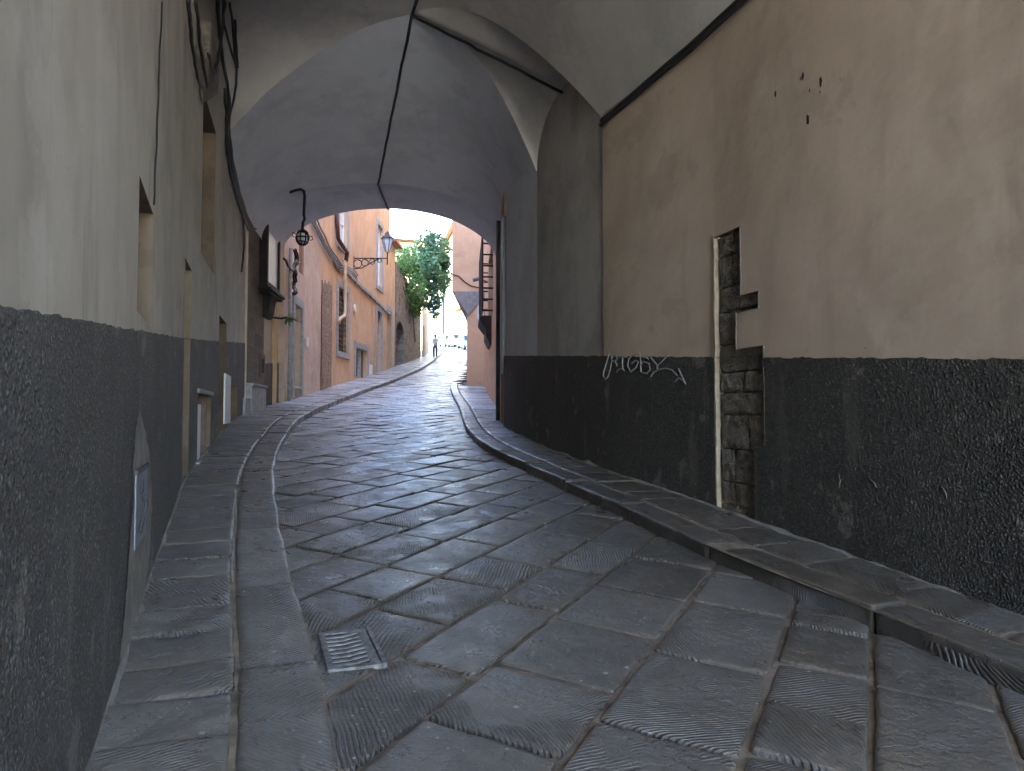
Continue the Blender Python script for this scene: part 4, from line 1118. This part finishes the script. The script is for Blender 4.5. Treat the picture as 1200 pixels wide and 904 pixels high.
for k in range(4):
    a = math.pi/4+math.pi*k/2; d = Vector((math.cos(a), math.sin(a), 0)); mb.tube([lc+d*rr+up*.05, lc+d*(rr+.09)+up*.09, lc+d*(rr+.11)+up*.0, lc+d*(rr+.05)-up*.02], .012, 5)
mb.build('cage', M['iron'], lt)
mb = MB(); mb.lathe([(.02, -.13), (.08, -.10), (.115, -.03), (.115, .04), (.08, .11), (.02, .13)], lc, 12); mb.build('globe', M['glasspane'], lt, smooth=True)

# ------------------------------------------------------------------ garden wall of rubble with the ivy above
SH = LW.sx(493, 424); SI = LW.sx(498, 422)
gw = thing('garden_wall', (*LW.at(SG+3), gl(SG+3, 0)), 'tall rubble stone garden wall with a blocked archway, below the ivy', 'garden wall')
ar = opn(LW, 464, 473.5, 374, 438, .5, ground=True)
ztop = lambda s: 10.6-(s-SG)*.12+.15*nz(s*1.3, 2)
mb = MB(); wall_strip(mb, LW, SG-.06, SH, lambda s: gl(s), ztop, [ar], 0, .4, lip=.6); recess(mb, LW, ar, 0); e1, e2 = wpt(LW, SG-.06, 0), wpt(LW, SG-.06, 0, -.6); mb.quad((e1.x, e1.y, 2), (e2.x, e2.y, 2), (e2.x, e2.y, 10.5), (e1.x, e1.y, 10.5)); arch_in(mb, LW, ar[0], ar[1], 0, ar[3]-.9, ar[3], .0)
mb.build('stonework', M['rubble'], gw)
mb = MB(); wall_strip(mb, LW, SH, SI, lambda s: gl(s), lambda s: gl(s)+4.6, (), .08, .4, lip=.6); mb.build('pier', M['buff'], gw)
mb = MB(); wall_strip(mb, LW, SI, SI+10, lambda s: gl(s), lambda s: gl(s)+3.6, (), .0, .4, lip=.4); mb.build('rendered_wall', M['greypl'], gw)
mb = MB(); a = LW.sx(494.5, 420); wbox(mb, LW, a, a+1.0, gl(a), gl(a)+2.6, .07, .11); mb.build('gate', M['wood'], gw)

def leaves(mb, blobs, n, size, seed, up_b=.2):
    rs3 = random.Random(seed); tot = sum(b[3]*b[4]*b[5] for b in blobs)
    for b in blobs:
        k = int(n*b[3]*b[4]*b[5]/tot); cx, cy, cz, ax, ay, az = b[:6]
        for _ in range(k):
            while True:
                v = Vector((rs3.uniform(-1, 1), rs3.uniform(-1, 1), rs3.uniform(-1, 1)))
                if .25 < v.length < 1: break
            if rs3.random() < .75: v = v.normalized()*rs3.uniform(.72, 1.06)
            p = Vector((cx+v.x*ax, cy+v.y*ay, cz+v.z*az))
            if nz(p.x*.9, p.y*.9, p.z*.9+seed) < -.14: continue
            nrm = (v+Vector((rs3.gauss(0, .6), rs3.gauss(0, .6), rs3.gauss(0, .6)+up_b))).normalized()
            a = nrm.orthogonal().normalized(); a.rotate(__import__('mathutils').Quaternion(nrm, rs3.random()*6.28)); c = nrm.cross(a)
            s = size*rs3.uniform(.6, 1.3); o_ = len(mb.v)
            mb.add([p-a*s*.5, p+c*s*.35+nrm*.02, p+a*s*.6, p-c*s*.35+nrm*.02], [(0, 1, 2, 3)])
            t = min(1, max(0, .5+.9*nz(p.x*.7, p.y*.7, p.z*.7)+rs3.gauss(0, .15)))
            for i in range(4): mb.tone[o_+i] = (t, 0, 0)
iv = thing('ivy', wpt(LW, LW.sx(484), 9.5), 'bright green ivy spilling over the top of the rubble garden wall', 'ivy')
mb = MB()
ivb = [(*at(470, 306, 44), .55, 1.4, .8), (*at(477, 318, 46), .7, 1.8, 1.1), (*at(485, 335, 47), .7, 2.0, 1.8), (*at(480, 303, 47), .45, 1, .9), (*at(488, 356, 48.5), .5, 1.1, 1.0)]
leaves(mb, ivb, 5200, .22, 3); mb.build('foliage', M['leaf'], iv)
mb = MB()
for k in range(9):
    b = ivb[k % 5]; mb.tube([Vector((-6.9+.2*(k % 3), b[1]-.8+.3*k % 2, b[2]-2.6)), Vector((b[0]-.3, b[1]-.3+.1*k, b[2]-.6)), Vector(b[:3])+Vector((.2, .1*k-.4, .6))], [.05, .035, .015], 5)
mb.build('stem', M['bark'], iv)
tr = thing('tree', (*at(503, 372, 50).xy, gl(LW.sx(488), 0)), 'bushy dark green tree leaning over the garden wall above the pavement', 'tree')
tr.location.x = -7.6; tr.location.y = 50
mb = MB()
tb = [(*at(498, 296, 50), .85, 1.3, 1.2), (*at(513, 296, 51), 1.0, 1.4, 1.5), (*at(505, 318, 50), 1.5, 1.6, 1.7), (*at(517, 318, 51), .75, 1.2, 1.4), (*at(505, 342, 50.5), 1.05, 1.2, 1.3), (*at(509, 360, 51), .45, .8, .8), (*at(503, 277, 50), .35, .5, .8), (*at(508, 274, 50.3), .2, .3, .7), (*at(495, 318, 49), .6, 1.1, 1.2)]
leaves(mb, tb, 8500, .23, 9); mb.build('crown', M['leaf2'], tr)
mb = MB(); b0 = tr.location.copy(); top = Vector(tb[2][:3])
mb.tube([b0, b0+Vector((.2, 0, 3)), b0.lerp(top, .6)+Vector((-.2, 0, .4)), top], [.24, .19, .14, .07], 8)
for b in tb: mb.tube([b0.lerp(top, .62)+Vector((-.1, 0, .3)), b0.lerp(top, .5)*.3+Vector(b[:3])*.7, Vector(b[:3])+Vector((0, 0, b[5]*.5))], [.09, .05, .02], 6)
mb.build('trunk', M['bark'], tr, smooth=True)

# ------------------------------------------------------------------ right side beyond the passage
rb = thing('peach_house', (*RW.at(RW.L-6), gz(*RW.at(RW.L-6))), 'peach plastered house running along the right pavement just past the passage', 'house')
dj = opn(RW, 588.5, 585.2, 360, 500, .3, s0=sR1-1)
s1d = sR1+.25; s2d = sR1+1.15; zg_ = gz(*RW.at(s1d)); dop = (s1d, s2d, zg_, zg_+3.6, .3)
sWa = RW.near(Vector((-.62, 22.6))); sWb = RW.near(Vector((-.95, 27.6)))
wy = RW.at(sWa).y; zgw0 = CAMZ+ray(575, 380)[1]*25; zgw1 = CAMZ+ray(575, 292)[1]*25
wop = (sWa+.4, sWb-.4, zgw0+.15, zgw1, .25)
mb = MB(); wall_strip(mb, RW, sR1, RW.L-.02, lambda s: gz(*RW.at(s))-.1, 22.5, [dop, wop], -.0, .5); recess(mb, RW, dop, 0); recess(mb, RW, wop, 0)
mb.build('wall', M['peach'], rb)
mb = MB(); wbox(mb, RW, dop[0]+.02, dop[1]-.02, dop[2], dop[3], -.28, -.2); mb.build('door', M['black'], rb)
mb = MB(); wbox(mb, RW, wop[0]-.01, wop[1]+.01, wop[2], wop[3], -.24, -.2); mb.build('pane', M['darkglass'], rb)
mb = MB(); kk = .34
for i in range(8): z = wop[2]+(wop[3]-wop[2])*i/7; mb.tube([wpt(RW, sWa+.1, z, 0), wpt(RW, sWa+.1, z, kk), wpt(RW, sWb-.1, z, kk), wpt(RW, sWb-.1, z, 0)], .03, 5)
for i in range(9): s = sWa+.1+(sWb-sWa-.2)*i/8; mb.tube([wpt(RW, s, wop[2], kk), wpt(RW, s, wop[3], kk)], .026, 5)
mb.build('window_cage', M['iron'], rb)
mb = MB(); nn = RW.nrm((sWa+sWb)/2); n3 = Vector((nn.x, nn.y, 0)); tt = RW.tan((sWa+sWb)/2); t3 = Vector((tt.x, tt.y, 0)); o = Vector((*RW.at((sWa+sWb)/2), 0))
mb.prism([(-.02, .02), (.42, .02), (.42, -.12), (.3, -.3), (.2, -.42), (.2, -.66), (.06, -.95), (-.02, -.95)], o+Vector((0, 0, wop[2])), n3, (0, 0, 1), t3, -1.1, 1.1)
mb.build('stone_bracket', plain('dark_stone', (.07, .065, .06), .85), rb, bevel=.02)
mb = MB(); s = sR1+1.35; mb.tube([wpt(RW, s, gz(*RW.at(s))+.1, .07), wpt(RW, s, 5.0, .07), wpt(RW, s, 5.9, .06)], .05, 8); mb.tube([wpt(RW, s-.2, 3.4, .08), wpt(RW, s-.2, 5.6, .08)], .02, 6); mb.build('drainpipe', M['greymetal'], rb, smooth=True)
mb = MB(); wbox(mb, RW, sR1-.03, sR1+.10, gz(*RW.at(sR1))+1.2, 5.62, -.04, .045); mb.build('corner_trim', M['greymetal'], rb)
# body of that house, its unseen height raised to block the sun
mb = MB(); zb, zt = -1, 22.5; A = wpt(RW, sR1+1.2, 0); B = wpt(RW, RW.L-.02, 0)
for a, b in (((A.x+6, A.y+.6), (B.x+6, B.y)), ((B.x, B.y), (B.x+6, B.y))): mb.quad((*a, zb), (*b, zb), (*b, zt), (*a, zt))
mb.build('side_wall', M['peach'], rb)
mb = MB(); mb.add([(A.x-.3, A.y-1, zt), (A.x+6, A.y, zt), (B.x+6, B.y, zt), (B.x-.4, B.y, zt), (A.x+2.5, A.y, zt+1.2), (B.x+2.5, B.y, zt+1.2)], [(0, 3, 5, 4), (4, 5, 2, 1), (0, 4, 1), (3, 2, 5)]); mb.build('roof', M['tile'], rb)

# corner house whose upper floor steps out over the street
ch = thing('corner_house', (-1.6, 33.4, gz(-1.6, 33.4)), 'terracotta corner house whose upper floor juts out on a grey tapered corbel over the pavement', 'house')
cl, cr = at(547, 450, 33.0).x, -.6
Yc = 33.05
zk0 = CAMZ+ray(547, 367)[1]*Yc; zk1 = CAMZ+ray(530, 342)[1]*Yc; xu = at(530, 342, Yc).x; xm = at(566, 355, Yc).x
mb = MB(); zb = gz(cl, Yc)-.3
mb.box(cl, cr, Yc, Yc+33, zb, zk0+.9); mb.build('wall', M['peach'], ch)  # hidden depth stretched to shade the far street from the sun
# the upper floor, its near face in the same plane but standing out to the left
mb = MB(); mb.box(xu, cr+4, Yc-.06, Yc+33.2, zk1, 23); mb.build('upper_floor', M['peach'], ch)  # height above view raised to block the sun as well
mb = MB()
face = [(xu, zk1-.002), (cl-.003, zk0), (cl-.003, zk0-.15), (xm, zk1-.35), (xm+.35, zk1-.002)]
n_ = len(face)
mb.add([(x, y, z) for y in (Yc-.055, Yc+33.1) for x, z in face], [tuple(range(n_))[::-1], tuple(range(n_, 2*n_))]+[(i, (i+1) % n_, n_+(i+1) % n_, n_+i) for i in range(n_)])
mb.build('corbel', plain('grey_render', (.24, .21, .19), .9), ch)
mb = MB(); mb.add([(xu-.4, Yc-.5, 23), (cr+4, Yc-.5, 23), (cr+4, Yc+33.6, 23), (xu-.4, Yc+33.6, 23), (1.5, Yc-.5, 24.5), (1.5, Yc+33.6, 24.5)], [(0, 1, 4), (1, 2, 5, 4), (2, 3, 5), (3, 0, 4, 5), (3, 2, 1, 0)]); mb.build('roof', M['tile'], ch)
ub = thing('utility_box', at(563.5, 375, Yc-.1), 'small pale utility box fixed to the terracotta corner house', 'utility box')
mb = MB(); c = at(563.5, 367, Yc); mb.box(c.x-.14, c.x+.14, Yc-.16, Yc-.003, c.z-.3, c.z+.3); mb.build('box', M['white'], ub, bevel=.015)
mb = MB(); mb.box(c.x-.1, c.x+.1, Yc-.172, Yc-.158, c.z-.05, c.z+.22); mb.build('door', M['greymetal'], ub)
fl = thing('floodlight', at(570, 330, 28), 'small grey floodlight on an arm on the peach house beside the window cage', 'floodlight')
fy = 28.0; fs_ = RW.near(Vector((-1.0, fy)))
c = at(562, 327, fy); wpp = wpt(RW, fs_, c.z-.12)
mb = MB(); mb.tube([wpp, wpp.lerp(c, .6), c], .022, 6); mb.build('arm', M['iron'], fl)
mb = MB(); mb.obox(c, (.95, 0, .2), (0, 1, 0), (-.2, 0, .95), -.28, .12, -.13, .13, -.05, .06); mb.build('lamp_head', M['greymetal'], fl, bevel=.02)
P = [at(x, y, Yc-.1) for x, y in ((531, 322), (538, 324), (545, 331), (552, 335), (560, 337), (567, 337))]
cable_o = MB(); cable_o.tube(chain(P, 4, .01), .022, 6); tag(cable_o.build('cable', M['iron'], smooth=True), 'thin dark wire drooping across the terracotta corner house', 'cable', 'cables on the house fronts')

# ------------------------------------------------------------------ far end of the street
def far_house(name, label, front, zt, wall, rows, parent_col='shutter', roof=True, depth=8, pane='darkglass'):
    P_ = Path(front, -1, smooth=False); m = P_.at(P_.L/2)
    h = thing(name, (m.x, m.y, gz(m.x, m.y)), label, 'house')
    ops = []
    for (f0, f1, z0, z1) in rows: ops.append((P_.L*f0, P_.L*f1, z0, z1, .2))
    mb = MB(); wall_strip(mb, P_, 0, P_.L, 3, zt, ops, 0, 3); mb.build('wall', wall, h)
    for o in ops:
        mb = MB(); recess(mb, P_, o, 0); w_ = mb.build('window', M['serena'], h)
        mb = MB(); w2_ = (o[1]-o[0])*.48
        wbox(mb, P_, o[0]-.02, o[0]+w2_, o[2], o[3], -.08, -.02); wbox(mb, P_, o[1]-w2_, o[1]+.02, o[2], o[3], -.08, -.02); mb.build('shutter', M[parent_col], w_)
    house_body(P_, 0, P_.L, zt, h, wallmat=wall, depth=depth, eave=.7)
    return h, P_
yw = []
for fl_, z0 in enumerate((12.2, 15.8, 19.6)):
    for f in (.06, .2, .34, .48, .62, .76, .9): yw.append((f-.022, f+.022, z0, z0+2.0))
yh, YP = far_house('yellow_house', 'tall yellow house with rows of green shutters rising behind the parked cars', [(-5.4, 79), (-12.6, 112)], 24.3, M['yellow'], yw)
mb = MB(); c = at(516, 279, 97); mb.box(c.x-.6, c.x+.4, c.y+2, c.y+3.2, 23.5, c.z+.7); mb.build('chimney', M['brickrough'], yh)
s = YP.L*.55; mb = MB(); mb.tube([wpt(YP, s, 9, .1), wpt(YP, s, 24, .1)], .1, 6); mb.build('drainpipe', M['iron'], yh)
far_house('white_house', 'low white house with a dark roof edge beside the terracotta corner', [(-2.6, 70), (-6.4, 82)], 13.2, M['whitep'], [(.2, .32, 11.0, 12.3), (.55, .66, 10.8, 12.2), (.8, .9, 10.8, 12.2)], 'greymetal', depth=3)
yw2 = [(f-.05, f+.05, z0, z0+1.8) for z0 in (14.5, 17.4) for f in (.2, .5, .8)]
far_house('garden_villa', 'yellow villa with a tiled roof seen over the ivy beyond the garden wall', [(-20, 80), (-11.4, 83)], 19.7, M['yellow'], yw2, 'shutter')

# ------------------------------------------------------------------ parked cars
def make_car(name, label, paint):
    t = thing(name, (0, 0, 0), label, 'car', 'cars parked along the far street')
    # stations along x (front +): half width, sill z, belt z
    body = MB(); prof = [(-2.0, .62, .42, .78), (-1.92, .74, .34, .92), (-1.4, .80, .26, .98), (-.4, .83, .24, .98), (.6, .83, .24, .96), (1.3, .81, .26, .90), (1.8, .74, .30, .80), (2.0, .60, .36, .66)]
    vs = []
    for x, w, zs, zb in prof: vs += [(x, -w*.9, zs), (x, -w, (zs+zb)/2), (x, -w*.94, zb), (x, -w*.5, zb+.03), (x, w*.5, zb+.03), (x, w*.94, zb), (x, w, (zs+zb)/2), (x, w*.9, zs)]
    k = 8; fs = [(i*k+j, i*k+(j+1) % k, (i+1)*k+(j+1) % k, (i+1)*k+j) for i in range(len(prof)-1) for j in range(k)]+[tuple(range(k))[::-1], tuple((len(prof)-1)*k+j for j in range(k))]
    body.add(vs, fs); ob = body.build('body', paint, t, smooth=True, autosharp=40)
    cab = MB(); pr = [(-1.75, .70, .96), (-1.35, .62, 1.40), (-.5, .62, 1.50), (.25, .60, 1.44), (1.05, .70, .95)]
    vs = []
    for x, w, z in pr: vs += [(x, -w, z), (x, w, z)]
    lo = [(-1.75, -.76, .95), (-1.75, .76, .95), (1.05, -.76, .93), (1.05, .76, .93)]
    n0 = len(vs); vs += [(x, s_*.77, .95) for x in (-1.35, -.5, .25) for s_ in (-1, 1)]
    cab.add(vs, [(0, 2, 3, 1), (2, 4, 5, 3), (4, 6, 7, 5), (6, 8, 9, 7), (0, n0, 2), (2, n0, n0+2, 4), (4, n0+2, n0+4, 6), (6, n0+4, 8), (1, 3, n0+1), (3, 5, n0+3, n0+1), (5, 7, n0+5, n0+3), (7, 9, n0+5)])
    cab.build('cabin', paint, t)
    g = MB()
    g.quad((1.0, -.62, .985), (1.0, .62, .985), (.32, .54, 1.415), (.32, -.54, 1.415)); g.quad((-1.72, .6, 1.02), (-1.72, -.6, 1.02), (-1.385, -.54, 1.375), (-1.385, .54, 1.375))
    for s_ in (-1, 1): g.quad((-1.3, s_*.752, 1.0), (-.45, s_*.752, 1.0), (-.45, s_*.658, 1.40), (-1.25, s_*.664, 1.35)); g.quad((-.38, s_*.752, 1.0), (.75, s_*.752, .99), (.28, s_*.655, 1.38), (-.38, s_*.658, 1.40))
    # set the glass just proud of the cabin skin
    g.v = [(x+(.012 if abs(y) < .63 and x > 0 else -.012 if abs(y) < .63 and x < -1.3 else 0), y*1.02, z+.012) for x, y, z in g.v]
    g.build('windows', M['darkglass'], t)
    rot = Vector((0, 0, 1)).rotation_difference(Vector((0, 1, 0))).to_matrix()
    for x in (-1.25, 1.25):
        for s_ in (-1, 1):
            w = MB(); w.lathe([(.2, -.1), (.3, -.1), (.33, -.06), (.33, .06), (.3, .1), (.2, .1)], (x, s_*.72, .33), 18, ax=rot); w.build('wheel', M['tyre'], t)
            w = MB(); w.lathe([(.02, -.115), (.19, -.11), (.2, .11), (.02, .115)], (x, s_*.72, .33), 12, ax=rot); w.build('rim', M['steel'], t)
    for s_ in (-1, 1):
        w = MB(); w.lathe([(.03, 0), (.11, .02), (.11, .1), (.04, .12)], (1.78, s_*.55, .66), 10, ax=Vector((0, 0, 1)).rotation_difference(Vector((1, 0, 0))).to_matrix()); w.build('headlight', M['glasspane'], t)
        w = MB(); w.box(-1.97, -1.9, s_*.6-.1, s_*.6+.1, .68, .84); w.build('tail_light', carpaint('red_lens', (.4, .02, .02)), t)
        w = MB(); w.box(.62, .78, s_*.9-.1, s_*.9+.1, .98, 1.1); w.build('mirror', paint, t)
    w = MB(); w.box(1.93, 2.0, -.25, .25, .40, .50); w.build('number_plate', M['white'], t)
    w = MB(); w.box(1.955, 2.01, -.42, .42, .52, .6); w.build('grille', M['black'], t)
    return t
wh = carpaint('white_car_paint', (.74, .76, .77)); sv = carpaint('silver_car_paint', (.42, .46, .50)); rd = carpaint('red_car_paint', (.42, .06, .07)); bl = carpaint('blue_car_paint', (.10, .22, .36))
def place_car(t, px, Y, ang, side=0):
    x = ray(px, 405)[0]*Y; z = gz(x, Y)+.0; t.location = (x, Y, z)
    fx, fy = math.cos(ang), math.sin(ang)
    t.rotation_euler = (0, -math.asin(max(-.3, min(.3, (gz(x+fx, Y+fy)-gz(x-fx, Y-fy))/2))), ang)
c1 = make_car('parked_car', 'white car nearest the terracotta corner in the far row of parked cars', wh); place_car(c1, 536, 79, R(-72))
def recolour(t, paint, label):
    c = copy_tree(t); c['label'] = label
    for chd in c.children:
        if chd.data.materials and chd.data.materials[0] == wh:
            chd.data = chd.data.copy(); chd.data.materials[0] = paint
    return c
place_car(recolour(c1, sv, 'silver car parked second in the far row, behind the white car'), 525.5, 84.5, R(-70))
place_car(recolour(c1, rd, 'dark red car parked farthest along the row, just past the walking person'), 517.5, 91, R(-68))
place_car(recolour(c1, bl, 'blue car half hidden behind the terracotta corner house'), 548.5, 74, R(-72))

# ------------------------------------------------------------------ person walking on the pavement
def skin_mesh(name, joints, edges, radii, mat, parent, sub=2):
    me = bpy.data.meshes.new(name); me.from_pydata(joints, edges, []); me.update(); me.materials.append(mat)
    o = bpy.data.objects.new(name, me); COL.objects.link(o); o.parent = parent
    m = o.modifiers.new('skin', 'SKIN'); m.use_smooth_shade = True
    if not me.skin_vertices: 
        bpy.context.view_layer.objects.active = o
    sv_ = me.skin_vertices[0].data if me.skin_vertices else None
    if sv_:
        for v, r in zip(sv_, radii): v.radius = (r, r) if not isinstance(r, tuple) else r
        sv_[0].use_root = True
    s = o.modifiers.new('sub', 'SUBSURF'); s.levels = sub; s.render_levels = sub
    dg = bpy.context.evaluated_depsgraph_get(); ev = o.evaluated_get(dg); nm = bpy.data.meshes.new_from_object(ev)
    o.modifiers.clear(); o.data = nm
    if not nm.materials: nm.materials.append(mat)
    nm.polygons.foreach_set('use_smooth', [True]*len(nm.polygons))
    return o
Yp = 52.0; xp = ray(510, 417.5)[0]*Yp
pe = thing('person', (xp, Yp, gz(xp, Yp)+.15), 'person in white shirt and dark trousers walking on the pavement with arms folded in front', 'person')
# local frame: faces -Y (towards the passage)
J = [(0,0,.95),(0,0,1.12),(0,0,1.32),(0,-.01,1.44),(0,-.02,1.52),(0,-.03,1.62),(0,-.02,1.70),
     (.10,0,.90),(.11,-.12,.50),(.11,-.04,.09),(.11,-.2,.035),(-.10,0,.90),(-.11,.06,.50),(-.11,.20,.12),(-.11,.06,.05),
     (.17,0,1.38),(.25,.03,1.12),(.10,-.22,1.10),(.02,-.25,1.12),(-.17,0,1.38),(-.25,.03,1.12),(-.10,-.22,1.14),(-.02,-.26,1.13)]
E_ = [(0,1),(1,2),(2,3),(3,4),(4,5),(5,6),(0,7),(7,8),(8,9),(9,10),(0,11),(11,12),(12,13),(13,14),(3,15),(15,16),(16,17),(17,18),(3,19),(19,20),(20,21),(21,22)]
Rr = [(.14,.10),(.13,.09),(.15,.10),(.10,.08),.055,(.08,.095),(.065,.08),.085,.058,.042,.035,.085,.058,.042,.035,.06,.042,.034,.03,.06,.042,.034,.03]
skin_mesh('body', J, E_, Rr, M['skin'], pe)
skin_mesh('shirt', [J[i] for i in (0,1,2,3,15,16,19,20)], [(0,1),(1,2),(2,3),(3,4),(4,5),(3,6),(6,7)], [(.165,.125),(.155,.115),(.17,.12),(.10,.09),.075,.062,.075,.062], M['shirt'], pe)
skin_mesh('trousers', [(0,0,1.0)]+[J[i] for i in (0,7,8,9,11,12,13)], [(0,1),(1,2),(2,3),(3,4),(1,5),(5,6),(6,7)], [(.14,.11),(.155,.125),.105,.078,.065,.105,.078,.065], M['denim'], pe)
hm = MB(); hm.lathe([(.04, .115), (.08, .09), (.1, .03), (.098, -.04), (.07, -.10)], (xp, Yp+.012, pe.location.z+1.665), 12); hm.build('hair', M['hair'], pe, smooth=True)
for s_ in (1, -1):
    sh_ = MB(); y_ = -.1 if s_ > 0 else .14; zz = .06 if s_ > 0 else .08
    sh_.obox(Vector((xp+.11*s_, Yp+y_, pe.location.z+zz-.01)), (1, 0, 0), (0, 1, .0), (0, 0, 1), -.05, .05, -.13, .12, -.05, .045); sh_.build('shoe', M['white'], pe, bevel=.02)

# ------------------------------------------------------------------ unseen pale ground added behind the camera to bounce sunlight inside
mb = MB(); mb.add([(-40, -40, -.46), (45, -40, -.46), (45, -5.2, -.46), (-40, -5.2, -.46)], [(0, 1, 2, 3)])
mb.add([(-40, -5.22, -.465), (45, -5.22, -.465), (45, -3.2, -.29), (-40, -3.2, -.29)], [(0, 1, 2, 3)])
tag(mb.build('square', plain('bounce_paving', (.40, .36, .30), .9, scale=1.5)), kind='structure')

# ------------------------------------------------------------------ camera, light, render settings
cam = bpy.data.cameras.new('camera'); co = bpy.data.objects.new('camera', cam); COL.objects.link(co)
cam.sensor_width = 36; cam.sensor_fit = 'HORIZONTAL'; cam.lens = F_PX/1200*36; cam.clip_end = 3000; cam.clip_start = .05
co.location = (0, 0, CAMZ); co.rotation_euler = (R(90)+PITCH, 0, 0); sc.camera = co
w = bpy.data.worlds.new('World'); sc.world = w; w.use_nodes = True
nt = w.node_tree; sky = nt.nodes.new('ShaderNodeTexSky'); sky.sky_type = 'NISHITA'; sky.sun_disc = False
SUN_EL, SUN_AZ = R(50), R(122)      # compass bearing of the sun from +Y clockwise
sky.sun_elevation = SUN_EL; sky.sun_rotation = SUN_AZ; sky.air_density = 1.0; sky.dust_density = .3; sky.ozone_density = 1.6
bg = nt.nodes['Background']; bg.inputs[1].default_value = .15; nt.links.new(sky.outputs[0], bg.inputs[0])
sl = bpy.data.lights.new('sun', 'SUN'); sl.energy = 3.0; sl.angle = R(.5); sl.color = (1, .94, .84)
so = bpy.data.objects.new('sun', sl); COL.objects.link(so)
sd_ = Vector((math.sin(SUN_AZ)*math.cos(SUN_EL), math.cos(SUN_AZ)*math.cos(SUN_EL), math.sin(SUN_EL)))
so.rotation_euler = (-sd_).to_track_quat('-Z', 'Y').to_euler(); so.location = (0, 0, 40)
sc.view_settings.view_transform = 'Standard'; sc.view_settings.look = 'None'; sc.view_settings.gamma = 1; sc.view_settings.use_curve_mapping = False
sc.view_settings.exposure = 4.85
sc.render.engine = 'CYCLES'; sc.cycles.use_denoising = True
sc.cycles.max_bounces = 10; sc.cycles.diffuse_bounces = 7; sc.cycles.glossy_bounces = 4; sc.cycles.transmission_bounces = 4
sc.cycles.sample_clamp_indirect = 6; sc.cycles.caustics_reflective = True; sc.cycles.caustics_refractive = False
